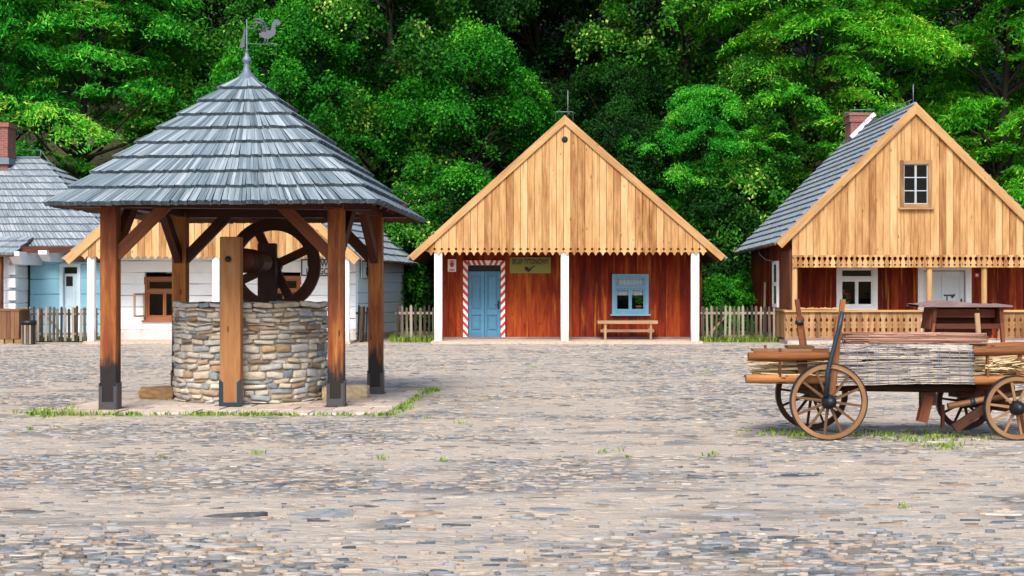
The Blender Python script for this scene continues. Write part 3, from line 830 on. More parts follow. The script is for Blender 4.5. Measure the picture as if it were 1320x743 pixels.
# canopy
POSTS = [(-5.16, 16.95), (-2.32, 17.44), (-2.01, 19.48), (-4.90, 19.5)]
def canopy():
    t = thing('well_canopy', (-3.66, 18.6, PADZ), 'open timber well canopy with a steep grey shingled roof and rooster vane', 'canopy')
    EZ = 2.60; AP = Vector((-3.70, 18.4, 4.60))
    eave = [Vector((-5.77, 16.25, EZ)), Vector((-1.64, 16.05, EZ + .02)), Vector((-1.37, 20.6, EZ)), Vector((-5.5, 20.8, EZ))]
    ch = .42
    poly = []
    for i in range(4):
        a, b, c = eave[i - 1], eave[i], eave[(i + 1) % 4]
        p = b + (a - b).normalized() * ch * (.3 if i == 1 else .15); q = b + (c - b).normalized() * ch * (.3 if i == 1 else .15)
        poly += [p, (p + q) / 2 + (b - (p + q) / 2) * .55, q]
    mb = MB(); ub = MB(); n = len(poly)
    COURSES = 9
    stop = .955
    for i in range(n):
        a, b = poly[i], poly[(i + 1) % n]
        shingle_face(mb, a, b, b.lerp(AP, stop), a.lerp(AP, stop), COURSES, .052, .05, .2)
        mb.face([a.lerp(AP, .004), b.lerp(AP, .004), AP], [(0, 0), (0, 1), (1, 1)], .3)
        slab_under(ub, a.lerp(AP, .012), b.lerp(AP, .012), AP, AP, .02)
    roof = mb.build('roof', M['shingle'], t)
    ub.build('soffit', M['soffit'], roof)
    # rafters and eave boards
    for i in range(4):
        a, b = eave[i], eave[(i + 1) % 4]
        for k in range(0, 7):
            e = a.lerp(b, (k + .5) / 7) ; inn = e.lerp(AP, .09); up = e.lerp(AP, .62)
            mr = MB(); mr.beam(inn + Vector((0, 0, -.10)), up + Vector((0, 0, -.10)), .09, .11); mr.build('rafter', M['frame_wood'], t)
    # zinc cap + finial
    mb = MB()
    mb.lathe(AP, [(.23, -.20), (.22, -.185), (.13, -.08), (.06, -.0), (.045, .06), (.042, .08)], 16); cap = mb.build('roof_cap', M['zinc'], t)
    mb = MB()
    mb.lathe(AP, [(.045, .06), (.042, .09), (.04, .12), (.06, .14), (.062, .165), (.055, .195), (.032, .22), (.02, .29), (.028, .295), (.028, .305), (.009, .31), (.007, .73), (0, .74)], 14)
    fin = mb.build('finial', M['zinc'], t)
    # rooster vane (flat sheet, as in the photo)
    s = 92.4; ax = AP.x; zb = AP.z; D = AP.y
    def pt(px, py): return (PX(px, D), PZ(py, D))
    cr = lambda q: (300 + q[0] / 578 * 70, 15 + q[1] / 743 * 90)
    body = [(275, 240), (300, 215), (330, 205), (355, 165), (375, 205), (405, 200), (415, 165), (415, 130), (440, 95), (455, 80), (470, 90), (485, 80), (490, 100), (512, 115), (505, 140), (480, 150), (462, 140), (452, 165), (460, 205), (452, 245), (420, 275), (385, 292), (350, 290), (305, 272)]
    mb = MB(); mb.prism([pt(*cr(q)) for q in body], D - .006, D + .006); roo = mb.build('rooster_vane', M['vane'], t)
    mb = MB()
    for pl, w0 in (([(345, 215), (350, 150), (320, 100), (270, 82), (225, 90)], 12), ([(320, 215), (325, 160), (295, 120), (255, 115), (225, 130)], 11), ([(300, 225), (290, 190), (268, 195)], 11), ([(265, 130), (245, 165), (225, 185), (160, 180), (140, 195)], 8)):
        P3 = [(pt(*cr(q))[0], D, pt(*cr(q))[1]) for q in pl]
        mb.tube(P3, [w0 / 578 * 70 / s] * len(P3), 6)
    mb.build('tail_feathers', M['vane'], roo)
    mb = MB()
    for pl in ([(120, 342), (175, 345), (360, 350), (450, 348)], [(345, 290), (345, 345)], [(375, 290), (365, 345)]):
        P3 = [(pt(*cr(q))[0], D, pt(*cr(q))[1]) for q in pl]; mb.tube(P3, .008, 6)
    mb.prism([pt(*cr(q)) for q in [(140, 190), (125, 190), (85, 340), (70, 375), (100, 392), (130, 375), (125, 340)]], D - .006, D + .006)
    mb.prism([pt(*cr(q)) for q in [(440, 335), (468, 340), (468, 358), (440, 364)]], D - .006, D + .006)
    mb.build('vane_arm', M['vane'], roo)
    # posts
    for (x, y) in POSTS:
        e = bpy.data.objects.new('post', None)
        mb = MB(); mb.box(x - .105, x + .105, y - .105, y + .105, PADZ + .005, 2.70, 2); p = mb.build('post', M['post'], t, bevel=.012)
        mb = MB(); yb = y - .105
        for sx in (-1, 1):
            mb.box(x + sx * .09 - .018, x + sx * .09 + .018, yb - .014, yb, PADZ + .004, PADZ + .30)
            mb.box(x + sx * .112 - .006, x + sx * .112 + .006, y - .113, y + .09, PADZ + .004, PADZ + .34)
        mb.box(x - .105, x + .105, yb - .018, yb - .002, PADZ + .004, PADZ + .10)
        mb.box(x - .13, x + .13, y - .13, y + .13, PADZ - .004, PADZ + .012)
        mb.build('shoe', M['steel'], p)
    # top plates and braces
    for i in range(4):
        a = Vector((*POSTS[i], 2.72)); b = Vector((*POSTS[(i + 1) % 4], 2.72)); d = (b - a).normalized()
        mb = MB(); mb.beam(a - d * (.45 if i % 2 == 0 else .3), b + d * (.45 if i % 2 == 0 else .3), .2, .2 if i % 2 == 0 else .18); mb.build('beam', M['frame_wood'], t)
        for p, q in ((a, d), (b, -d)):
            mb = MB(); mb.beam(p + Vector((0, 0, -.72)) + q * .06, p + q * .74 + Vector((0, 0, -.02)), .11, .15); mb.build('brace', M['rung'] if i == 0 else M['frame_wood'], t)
canopy()

# loose stones by the well
def stone_block(px0, px1, py0, py1, D, dep, label, r, grp='loose stones beside the well'):
    x0, x1 = PX(px0, D), PX(px1, D); h = (py1 - py0) * D / F
    import bmesh
    bm = bmesh.new()
    bmesh.ops.create_cube(bm, size=1)
    bmesh.ops.subdivide_edges(bm, edges=bm.edges, cuts=3, use_grid_fill=True)
    rr = random.Random(int(px0))
    for v in bm.verts:
        k = sum(abs(c) > .49 for c in v.co)
        f = {3: .86, 2: .94}.get(k, 1)
        v.co = Vector((v.co.x * f * (x1 - x0), v.co.y * f * dep, (v.co.z * f + .5) * h)) + Vector([rr.uniform(-.012, .012) for _ in range(3)])
    me = bpy.data.meshes.new('stone_block'); bm.to_mesh(me); bm.free()
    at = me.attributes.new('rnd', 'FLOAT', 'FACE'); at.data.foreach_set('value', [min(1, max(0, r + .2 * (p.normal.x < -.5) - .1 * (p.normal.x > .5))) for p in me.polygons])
    me.materials.append(M['block'])
    o = bpy.data.objects.new('stone_block', me); COL.objects.link(o); o.location = ((x0 + x1) / 2, D + dep / 2, PADZ - .01)
    tag(o, label, 'stone', grp)
stone_block(177, 224, 500, 516, 18.4, .3, 'long squared brown stone lying to the left of the well', .4)
stone_block(444, 474, 497, 515, 18.5, .35, 'pale rounded stone lying behind the right front canopy post', .9)
stone_block(414, 430, 499, 516, 18.3, .3, 'small grey brown stone against the right foot of the well', .75)

# ------------------------------------------------------------------ house helpers
def simple_window(house, x0, x1, z0, z1, y, mframe, msash, wd=.09, transom=.32, mull=1, rows=0, sill=True, recess=.10, curtain=False, proj=.035, sw=.045):
    mb = MB(); frame_rect(mb, x0, x1, z0, z1, y - proj, y + recess, wd); w_ = mb.build('window', mframe, house)
    xi0, xi1, zi0, zi1 = x0 + wd, x1 - wd, z0 + wd, z1 - wd
    zt = zi1 - (zi1 - zi0) * transom if transom else zi1
    sash = MB()
    if transom:
        frame_rect(sash, xi0, xi1, zt + .03, zi1, y + .012, y + .06, sw)
        mb2 = MB(); mb2.box(xi0 - .01, xi1 + .01, y - proj - .005, y + .07, zt - .035, zt + .03, 0); mb2.build('transom_bar', mframe, w_)
    n = mull + 1
    zl = zt - .037 if transom else zi1
    for i in range(n):
        a = xi0 + (xi1 - xi0) * i / n; b = xi0 + (xi1 - xi0) * (i + 1) / n
        frame_rect(sash, a + .002, b - .002, zi0, zl, y + .01, y + .06, sw)
        for k in range(1, rows):
            zz = zi0 + (zl - zi0) * k / rows; sash.box(a + sw, b - sw, y + .016, y + .05, zz - .013, zz + .013, 0)
    sash.build('sash', msash, w_)
    gl = MB(); gl.face([(xi0 + .01, y + .04, zi0 + .01), (xi1 - .01, y + .04, zi0 + .01), (xi1 - .01, y + .04, zi1 - .01), (xi0 + .01, y + .04, zi1 - .01)], None, .5)
    gl.build('pane', M['glass'], w_)
    if sill:
        sb = MB(); sb.box(x0 - .05, x1 + .05, y - proj - .07, y, z0 - .05, z0 - .002, 0); sb.build('sill', mframe, w_)
    if curtain:
        cb = MB(); k = 40
        for (za, zb_) in curtain:
            for i in range(k):
                a = xi0 + (xi1 - xi0) * i / k; b = xi0 + (xi1 - xi0) * (i + 1) / k
                ya = y + .12 + .018 * math.sin(i * 1.9); yb = y + .12 + .018 * math.sin((i + 1) * 1.9)
                cb.face([(a, ya, za), (b, yb, za), (b, yb, zb_), (a, ya, zb_)], None, rng.random())
        cb.build('curtain', M['curtain'], w_)
    return w_

def bargeboard(house, tip, apex, y, wd=.24, th=.05):
    """sloping verge board; top edge follows tip->apex"""
    (x0, z0), (x1, z1) = tip, apex
    d = Vector((x1 - x0, 0, z1 - z0)).normalized(); n = Vector((d.z, 0, -d.x)) if d.x > 0 else Vector((-d.z, 0, d.x))
    if n.z > 0: n = -n
    a = Vector((x0, y, z0)); b = Vector((x1, y, z1))
    drop = Vector((0, 0, -wd / abs(d.x)))
    mb = MB()
    c = []
    for off in (Vector((0, 0, 0)), Vector((0, th, 0))):
        for q in (n * wd, Vector((0, 0, 0))):
            for p in (a, b):
                c.append((p + (drop if (p is b and q.length) else q)) + off)
    mb.hexa(c, ax=0)
    return mb.build('verge_board', M['barge'], house)

def gable_roof(house, xl, xr, xa, ze, za, y0, y1, courses, dx=0.0, sag=0.0, width=.11):
    """two shingled slopes; dx shifts the far end sideways"""
    mb = MB(); ub = MB()
    for x in (xl, xr):
        bl, br = Vector((x, y0, ze)), Vector((x + dx, y1, ze - sag)); tl, tr = Vector((xa, y0, za)), Vector((xa + dx, y1, za))
        if x == xr: bl, br, tl, tr = br, bl, tr, tl
        shingle_face(mb, bl, br, tr, tl, courses, width, .05, .2)
        slab_under(ub, bl, br, tr, tl, .05)
    r_ = mb.build('roof', M['far_shingle'], house)
    ub.build('roof_boarding', M['soffit'], r_)
    rc = MB(); rc.tube([(xa, y0, za + .03), (xa + dx, y1, za + .03)], .05, 6); rc.build('ridge', M['shingle'], r_)
    return r_

GY = 36.96          # gable plane of all porch fronts
WYP = 38.46         # porch wall plane

# ------------------------------------------------------------------ tobacco shop (middle)
def middle_house():
    xa = PX(728, GY); h = thing('shop_house', (xa, 40, 0), 'red boarded shop with honey wood gable and blue door in the middle', 'house')
    xl, xr = PX(527, GY), PX(935, GY); ze = PZ(330, GY); za = PZ(149, GY)
    slope = (za - ze) / (xa - xl)
    mb = MB()
    gable_boards(mb, xl + .12, xr - .12, xa, za - .1, slope, PZ(328.5, GY), GY, .203, 'scallop')
    gb = mb.build('gable', M['gable'], h)
    mb = MB(); mb.lathe((xa, GY - .012, PZ(180, GY)), [(.0, -.004), (.085, -.004), (.09, .02)], 16, 'Y'); mb.build('vent_hole', M['room'], gb)
    bargeboard(h, (xl, ze), (xa, za), GY - .06, .19); bargeboard(h, (xr, ze), (xa, za), GY - .06, .19)
    gable_roof(h, xl - .03, xr + .03, xa, ze - .09, za - .07, GY - .005, 45.2, 17)
    # porch floor, wall
    mb = MB(); mb.box(PX(556, GY), PX(905, GY), GY - .14, WYP + .2, -.05, .075, 0); mb.build('porch_floor', M['pad'], h)
    W = lambda px: PX(px, WYP); Z = lambda py: PZ(py, WYP)
    dx0, dx1 = W(603), W(645.5); wx0, wx1 = W(789), W(836); wz0, wz1 = Z(405), Z(353.5)
    mb = MB(); board_wall(mb, W(560), W(905), .08, 2.75, WYP, .21, [(dx0, dx1, 0, Z(341)), (wx0 + .03, wx1 - .03, wz0 + .03, wz1 - .03)])
    mb.build('wall', M['red'], h)
    mb = MB(); mb.box(W(560), W(905), WYP + .4, 45, .0, .3); mb.box(W(560) , W(560) + .06, WYP + .05, 45, .3, 2.6); mb.box(W(905) - .06, W(905), WYP + .05, 45, .3, 2.6); mb.build('side_wall', M['red'], h)
    mb = MB(); mb.box(W(560), W(905), GY + .15, WYP - .02, 2.66, 2.7, 0); mb.build('porch_ceiling', M['soffit'], h)
    mb = MB(); mb.box(W(572), W(893), WYP - .06, WYP - .006, .078, .14, 0); mb.build('sill_plank', M['lid'], h)
    room_box(h, W(600), W(650), .08, 2.4, WYP + .2, 1); room_box(h, wx0 - .2, wx1 + .2, wz0 - .2, wz1 + .2, WYP + .16, 1.2)
    for px in (565, 728, 896):
        mb = MB(); x = PX(px, GY + .1); mb.box(x - .11, x + .11, GY + .05, GY + .24, .07, ze + .12); mb.build('porch_post', M['white'], h, bevel=.008)
    mb = MB(); mb.box(xl + .4, xr - .4, GY + .06, GY + .2, ze + .12, ze + .3, 0); mb.build('porch_beam', M['soffit'], h)
    # door: two panelled leaves
    dz = Z(350)
    mb = MB()
    xm = (dx0 + dx1) / 2
    for a, b in ((dx0 + .01, xm - .004), (xm + .004, dx1 - .01)):
        y = WYP + .1
        mb.box(a, b, y + .03, y + .06, .085, dz)
        mb.box(a, a + .09, y, y + .03, .085, dz); mb.box(b - .09, b, y, y + .03, .085, dz)
        for z0, z1 in ((.085, .3), (.78, .92), (dz - .1, dz)): mb.box(a + .09, b - .09, y + .002, y + .03, z0, z1, 0)
        for z0, z1 in ((.36, .72), (.98, dz - .16)): mb.box(a + .13, b - .13, y + .012, y + .03, z0, z1)
    d = mb.build('door', M['bluepaint'], h, bevel=.006)
    mb = MB(); mb.box(dx1 - .09, dx1 - .04, WYP + .085, WYP + .1, .95, 1.2); mb.tube([(dx1 - .065, WYP + .09, 1.08), (dx1 - .065, WYP + .03, 1.08), (dx1 - .17, WYP + .03, 1.07)], .011, 6); mb.build('handle', M['iron'], d)
    mb = MB(); mb.box(dx0, dx1, WYP + .1, WYP + .14, dz + .002, Z(341.5)); mb.build('transom', M['room'], d)
    # candy striped surround
    fr = MB(); rd = MB(); rd2 = MB(); rd3 = MB()
    fx0, fx1, fz1 = W(597), W(651), Z(336)
    y = WYP - .04
    fr.box(fx0, dx0, y, WYP + .1, .085, fz1); fr.box(dx1, fx1, y, WYP + .1, .085, fz1); fr.box(dx0, dx1, y + .001, WYP + .1, Z(342), fz1)
    f = fr.build('door_frame', M['stripe_white'], h)
    def clip(poly, lo, hi, ax):
        for val, sg in ((lo, 1), (hi, -1)):
            out = []
            for i in range(len(poly)):
                p, q = poly[i], poly[(i + 1) % len(poly)]
                ip, iq = (p[ax] - val) * sg >= 0, (q[ax] - val) * sg >= 0
                if ip: out.append(p)
                if ip != iq:
                    u = (val - p[ax]) / (q[ax] - p[ax]); out.append((p[0] + (q[0] - p[0]) * u, p[1] + (q[1] - p[1]) * u))
            poly = out
            if not poly: return poly
        return poly
    hs = .115
    for k in range(-2, 26):
        zc = k * hs * 2 - .1
        for (a, b, sg) in ((fx0, dx0, -1), (dx1, fx1, 1)):
            sl = (b - a) * 1.1
            q = [(a, zc + (sl if sg < 0 else 0)), (b, zc + (0 if sg < 0 else sl)), (b, zc + hs + (0 if sg < 0 else sl)), (a, zc + hs + (sl if sg < 0 else 0))]
            q = clip(q, .09, fz1 - .002, 1)
            if len(q) > 2: (rd if sg < 0 else rd2).prism(q, y - .004, y + .001)
    for k in range(0, 7):
        x = dx0 + k * .15 + .02
        sg = 1 if k < 3.2 else -1
        q = clip([(x, Z(342)), (x + .075, Z(342)), (x + .075 - .06 * sg, fz1), (x - .06 * sg, fz1)], dx0 + .001, dx1 - .001, 0)
        if len(q) > 2: rd3.prism(q, y - .003, y + .002)
    for q in (rd, rd2, rd3): q.build('red_stripe', M['stripe_red'], f)
    simple_window(h, wx0, wx1, wz0, wz1, WYP, M['bluewindow'], M['bluewindow'], .1, .3, 1, curtain=[(wz1 - .36, wz1 - .08), (wz1 - .62, wz1 - .46)])
    mb = MB(); mb.tube([(xa + .1, GY + .3, za), (xa + .1, GY + .3, za + .75)], .012, 5)
    mb.build('lightning_rod', M['wire'], h); mb = MB()
    mb.tube([(xa - .2, GY + 1.5, za + .05), (xa - .2, GY + 1.5, za + .3), (xa + .3, GY + 1.5, za + .3), (xa + .3, GY + 1.5, za + .02)], .012, 5); mb.build('ridge_rail', M['wire'], h)
    # things on and by the wall
    c = bpy.data.objects
    s = thing('shop_sign', (W(683), WYP, Z(343)), 'yellow shop sign with black lettering and a tobacco pipe above red wall', 'sign')
    mb = MB(); mb.box(W(657), W(710), WYP - .05, WYP - .012, Z(352.5), Z(332), 0); mb.build('board', M['olive'], s)
    lettering('SKLEP TYTONIOWY', .21, (W(683.5), WYP - .052, Z(337.9)), M['black'], s, .56)
    mb = MB(); yy = WYP - .058
    px_ = W(680)
    mb.tube([(px_ - .02, yy, Z(344.8)), (px_ - .03, yy, Z(347.6)), (px_ + .02, yy, Z(349.3)), (px_ + .08, yy, Z(347.5)), (px_ + .14, yy, Z(344.6)), (px_ + .22, yy, Z(343.4))], [.05, .055, .05, .028, .016, .012], 8); mb.build('pipe_emblem', M['black'], s)
    p = thing('poster', (W(582), WYP, Z(343)), 'small white notice with red emblem left of the blue door', 'notice')
    mb = MB(); mb.box(W(577.3), W(588), WYP - .022, WYP - .008, Z(350.5), Z(334.5)); mb.build('board', M['stripe_white'], p)
    mb = MB(); cx, cz = W(582.6), Z(341.2); yy = WYP - .028
    mb.prism([(cx - .05, cz - .03), (cx - .03, cz - .08), (cx + .03, cz - .08), (cx + .05, cz - .03), (cx + .075, cz + .02), (cx + .03, cz + .06), (cx, cz + .04), (cx - .03, cz + .06), (cx - .075, cz + .02)], yy, yy + .005)
    mb.box(cx - .07, cx + .07, yy, yy + .005, cz + .085, cz + .11, 0); mb.box(cx - .02, cx + .02, yy, yy + .005, cz + .04, cz + .085)
    mb.box(cx - .08, cx + .08, yy, yy + .005, cz - .15, cz - .13, 0); mb.box(cx - .08, cx + .08, yy, yy + .005, cz - .185, cz - .165, 0)
    mb.build('emblem', M['stripe_red'], p)
    # bench
    D = WYP - .45; b = thing('bench', (PX(808, D), D, .075), 'narrow pale wooden bench standing under the blue window', 'bench')
    mb = MB(); mb.box(PX(770, D), PX(847.5, D), D - .14, D + .14, PZ(417.5, D), PZ(413.5, D), 0); mb.build('seat', M['bench'], b)
    for px in (780, 838.5):
        x = PX(px, D); mb = MB(); zt = PZ(417.5, D)
        mb.prism([(x - .03, .077), (x + .03, .077), (x + .03, zt), (x - .03, zt)], D - .11, D + .11)
        mb.prism([(x - .07, PZ(429, D)), (x + .07, PZ(429, D)), (x + .05, PZ(423, D)), (x - .05, PZ(423, D))], D - .04, D + .04)
        mb.build('leg', M['bench'], b)
    mb = MB(); mb.box(PX(774, D), PX(843, D), D - .045, D + .045, PZ(428.3, D), PZ(425, D), 0); mb.build('stretcher', M['bench'], b)
    # potted plant behind the right pane
    fx, fy, fz = W(824.5), WYP + .25, wz0 + .1
    fp = thing('potted_plant', (fx, fy, fz), 'green potted plant behind the right pane of the blue window', 'plant')
    mb = MB(); mb.lathe((fx, fy, fz - .02), [(0, 0), (.07, 0), (.09, .13), (.1, .13), (.1, .16), (.08, .16), (0, .14)], 14); mb.build('pot', M['terracotta'], fp)
    mb = MB()
    for k in range(90):
        a = rng.uniform(0, 6.28); rr_ = rng.uniform(0, .2); q = Vector((fx + rr_ * math.cos(a), fy + rr_ * math.sin(a) * .5, fz + .2 + rng.uniform(0, .45)))
        e = Vector([rng.uniform(-1, 1) for _ in range(3)]).normalized() * .05; e2 = Vector([rng.uniform(-1, 1) for _ in range(3)]).normalized() * .04
        mb.face([q - e, q + e2, q + e, q - e2], None, rng.random())
    mb.build('leaves', M['leaf_bush'], fp)
    mb = MB(); mb.box(fx - .35, fx + .2, fy - .12, fy + .13, fz - .06, fz - .022); mb.build('shelf', M['bluepaint'], h)
middle_house()

# ------------------------------------------------------------------ right house
def keyhole_board(mb, x0, x1, z0, z1, y, th, holes, r=None):
    """board whose side edges carry half of each cut-out: holes = list of (z, half width, half height, kind)"""
    r = rng.random() if r is None else r
    L = [(x0, z0)]; Rr = [(x1, z0)]
    for (z, hw, hh, kind) in sorted(holes):
        if kind == 'dot': o = [(0, -hh), (hw * .7, -hh * .7), (hw, 0), (hw * .7, hh * .7), (0, hh)]
        else: o = [(0, -hh), (hw * .75, -hh * .8), (hw, -hh * .35), (hw * .8, hh * .05), (hw * .3, hh * .45), (hw * .15, hh), (0, hh)] if kind == 'drop' else [(0, -hh), (hw * .15, -hh), (hw * .3, -hh * .45), (hw * .8, -hh * .05), (hw, hh * .35), (hw * .75, hh * .8), (0, hh)]
        L += [(x0 + a, z + b) for a, b in o]; Rr += [(x1 - a, z + b) for a, b in o]
    L.append((x0, z1)); Rr.append((x1, z1))
    mb.prism(Rr + L[::-1], y, y + th, r)

def right_house():
    xa = PX(1180, GY); h = thing('porch_house', (xa, 40, 0), 'red house with tall honey wood gable, attic window and carved porch rail', 'house')
    xl, xr = PX(1000, GY), PX(1360, GY); ze = PZ(313, GY); za = PZ(133, GY)
    slope = (za - ze) / (xa - xl); BYK = 43.5
    wl = PX(1021, GY)                       # left wall line
    wxr = PX(1355, GY)
    ax0, ax1, az0, az1 = PX(1160, GY), PX(1201, GY), PZ(268, GY), PZ(207, GY)
    mb = MB(); gable_boards(mb, wl, wxr, xa, za - .12, slope, PZ(330, GY), GY, .195, None, openings=[(ax0 + .03, ax1 - .03, az0 + .03, az1 - .03)])
    mb.build('gable', M['gable'], h)
    mb = MB(); n = 48; z0, z1 = PZ(345, GY), PZ(329, GY)
    for i in range(n):
        a = wl + (wxr - wl) * i / n; b = wl + (wxr - wl) * (i + 1) / n
        keyhole_board(mb, a + .001, b - .001, z0, z1, GY - .045, .03, [(z0 + .22, .05, .085, 'drop2'), (z0 + .07, .03, .032, 'dot')])
    mb.build('fretwork_board', M['gable'], h)
    bargeboard(h, (xl, ze), (xa, za), GY - .09, .22); bargeboard(h, (xr, ze), (xa, za), GY - .09, .22)
    gable_roof(h, xl - .05, xr + .05, xa, ze - .04, za - .05, GY - .035, BYK, 19, sag=.10)
    simple_window(h, ax0, ax1, az0, az1, GY, M['rail'], M['sash'], .105, 0, 1, 3, True, sw=.024)
    room_box(h, ax0 - .1, ax1 + .1, az0 - .1, az1 + .1, GY + .12, .8)
    W = lambda px: PX(px, WYP); Z = lambda py: PZ(py, WYP)
    wx0, wx1, wz0, wz1 = W(1078), W(1131), Z(400), Z(341)
    dx0, dx1 = W(1190), W(1245)
    mb = MB(); board_wall(mb, wl, wxr, .1, 2.8, WYP, .2, [(wx0 + .03, wx1 - .03, wz0 + .03, wz1 - .03), (dx0, dx1, 0, Z(345))]); mb.build('wall', M['red'], h)
    simple_window(h, wx0, wx1, wz0, wz1, WYP, M['white'], M['white'], .13, .27, 1, curtain=None)
    room_box(h, wx0 - .2, wx1 + .2, wz0 - .2, wz1 + .2, WYP + .16, 1.4); room_box(h, dx0, dx1, .1, 2.3, WYP + .25, .5)
    # side wall of vertical boards, window in it
    mb = MB(); n = 32
    for i in range(n):
        a = GY + .2 + (BYK - .4 - GY - .2) * i / n; b = GY + .2 + (BYK - .4 - GY - .2) * (i + 1) / n
        dd = rng.uniform(-.004, .004); mb.box(wl - .03 + dd, wl + dd, a + .002, b - .002, .1, 3.0)
    mb.box(wxr, wxr + .03, GY + 1.6, BYK - .4, .1, 3.0); mb.box(wl, wxr, BYK - .44, BYK - .4, .1, 3.0)
    mb.build('side_wall', M['red'], h)
    # porch side, lighter boards at the corner
    mb = MB()
    for i in range(5):
        a = GY + .02 + i * .25; mb.box(wl - .06, wl - .034, a, a + .245, PZ(402, GY), 2.62)
    mb.build('porch_side_boards', M['rung'], h)
    mb = MB(); yA, yB = 38.55, 39.25; xs = wl - .05
    mb.box(xs - .03, xs + .01, yA, yB, 1.0, 2.36); mb.box(xs - .06, xs - .028, yA, yA + .1, 1.0, 2.36); mb.box(xs - .06, xs - .028, yB - .1, yB, 1.0, 2.36); mb.box(xs - .06, xs - .028, yA + .1, yB - .1, 1.62, 1.74); mb.box(xs - .06, xs - .028, yA + .1, yB - .1, 1.0, 1.1); mb.box(xs - .06, xs - .028, yA + .1, yB - .1, 2.26, 2.36)
    w_ = mb.build('window', M['white'], h)
    mb = MB(); mb.box(xs - .036, xs - .033, yA + .1, yB - .1, 1.74, 2.26); mb.box(xs - .036, xs - .033, yA + .1, yB - .1, 1.1, 1.62); mb.build('pane', M['glass'], w_)
    # door
    mb = MB(); y = WYP + .08
    mb.box(dx0 + .02, dx1 - .02, y + .02, y + .06, .1, Z(350))
    xs_ = [dx0 + .02, dx0 + .14, (dx0 + dx1) / 2 - .06, (dx0 + dx1) / 2 + .06, dx1 - .14, dx1 - .02]
    for a, b in ((xs_[0], xs_[1]), (xs_[2], xs_[3]), (xs_[4], xs_[5])): mb.box(a, b, y, y + .02, .1, Z(350))
    for a, b in ((xs_[1], xs_[2]), (xs_[3], xs_[4])):
        for z0, z1 in ((.1, .35), (.95, 1.1), (Z(356), Z(350))): mb.box(a, b, y + .002, y + .02, z0, z1, 0)
    d = mb.build('door', M['signwhite'], h, bevel=.006)
    mb = MB(); frame_rect(mb, W(1183), W(1252), .1, Z(342), WYP - .03, WYP + .12, W(1190) - W(1183)); mb.build('door_frame', M['white'], h)
    mb = MB(); mb.box(dx1 - .13, dx1 - .08, y - .012, y, 1.0, 1.25); mb.tube([(dx1 - .105, y, 1.15), (dx1 - .105, y - .06, 1.15), (dx1 - .2, y - .06, 1.14)], .012, 6); mb.build('handle', M['iron'], d)
    # porch: floor, posts, rail with fretwork
    mb = MB(); mb.box(wl - .15, wxr + .15, GY - .12, WYP + .1, -.05, .1, 0); mb.build('porch_floor', M['pad'], h)
    mb = MB(); mb.box(wl, wxr, GY + .05, WYP - .02, 2.62, 2.66, 0); mb.build('porch_ceiling', M['soffit'], h)
    for px in (1024.5, 1198.5, 1269, 1345):
        x = PX(px, GY + .05); mb = MB(); mb.tube([(x, GY + .08, .1), (x, GY + .08, 1.2), (x, GY + .08, 2.3), (x, GY + .08, 2.6)], [.085, .084, .082, .08], 10); mb.build('porch_post', M['barge'], h)
    def rail(xa_, xb_):
        mb = MB(); n = max(1, round((xb_ - xa_) / .165)); z0, z1 = .17, PZ(402.5, GY)
        for i in range(n):
            a = xa_ + (xb_ - xa_) * i / n; b = xa_ + (xb_ - xa_) * (i + 1) / n
            H_ = z1 - z0
            keyhole_board(mb, a + .001, b - .001, z0, z1, GY - .05, .028, [(z0 + H_ * .72, .036, .075, 'drop'), (z0 + H_ * .50, .02, .02, 'dot'), (z0 + H_ * .28, .036, .085, 'drop2'), (z0 + H_ * .11, .02, .02, 'dot')])
        r_ = mb.build('railing', M['rail'], h)
        mb = MB(); mb.box(xa_ - .04, xb_ + .04, GY - .12, GY + .06, z1 + .001, z1 + .06, 0); mb.build('handrail', M['barge'], r_)
        mb = MB(); mb.box(xa_ - .02, xb_ + .02, GY - .09, GY + .02, .1, z0 - .001, 0); mb.build('foot_rail', M['lid'], r_)
    rail(PX(1012, GY), PX(1203, GY)); rail(PX(1285, GY), wxr + .1)
    mb = MB()
    for i in range(5):
        a = GY + .03 + i * .28; mb.box(PX(1012, GY) - .005, PX(1012, GY) + .02, a, a + .27, .17, PZ(402, GY))
    mb.box(PX(1012, GY) - .05, PX(1012, GY) + .06, GY + .07, WYP - .05, PZ(402, GY) + .002, PZ(402, GY) + .058, 1)
    mb.build('side_railing', M['rail'], h)
    # chimney with collar and flashing
    D = 42.3; cx0, cx1 = PX(1095, D), PX(1127, D); zt = PZ(146, D); zlow = PZ(215, D)
    mb = MB(); dd = .75
    mb.box(cx0 + .04, cx1 - .04, D, D + dd, zlow, zt - .28); mb.box(cx0, cx1, D - .04, D + dd + .04, zt - .28, zt - .08); mb.box(cx0 - .03, cx1 + .03, D - .07, D + dd + .07, zt - .08, zt)
    ch = mb.build('chimney', M['brick'], h)
    mb = MB(); x1_, x0_ = cx1 - .12, cx0 + .22
    zz = lambda x: ze + .05 + (x - xl) * slope + .1
    mb.beam((x0_ - .2, D - .12, zz(x0_ - .2) - .06), (x1_ + .1, D - .12, zz(x1_ + .1) - .06), .05, .13); mb.build('flashing', M['flash'], ch)
    mb = MB(); mb.tube([(cx0, D - .05, zt), (cx0, D - .05, zt + .1), (cx1, D - .05, zt + .1), (cx1, D - .05, zt)], .012, 5); mb.tube([(cx0, D + .7, zt), (cx0, D + .7, zt + .1), (cx1, D + .7, zt + .1), (cx1, D + .7, zt)], .012, 5)
    mb.build('chimney_wire', M['wire'], ch)
    mb = MB(); mb.tube([(xa, GY + .2, za), (xa, GY + .2, za + .55)], .012, 5); mb.build('lightning_rod', M['wire'], h); mb = MB()
    mb.tube([(xa - .05, GY + .2, za + .12), (xa - .05, BYK, za + .12)], .01, 4)
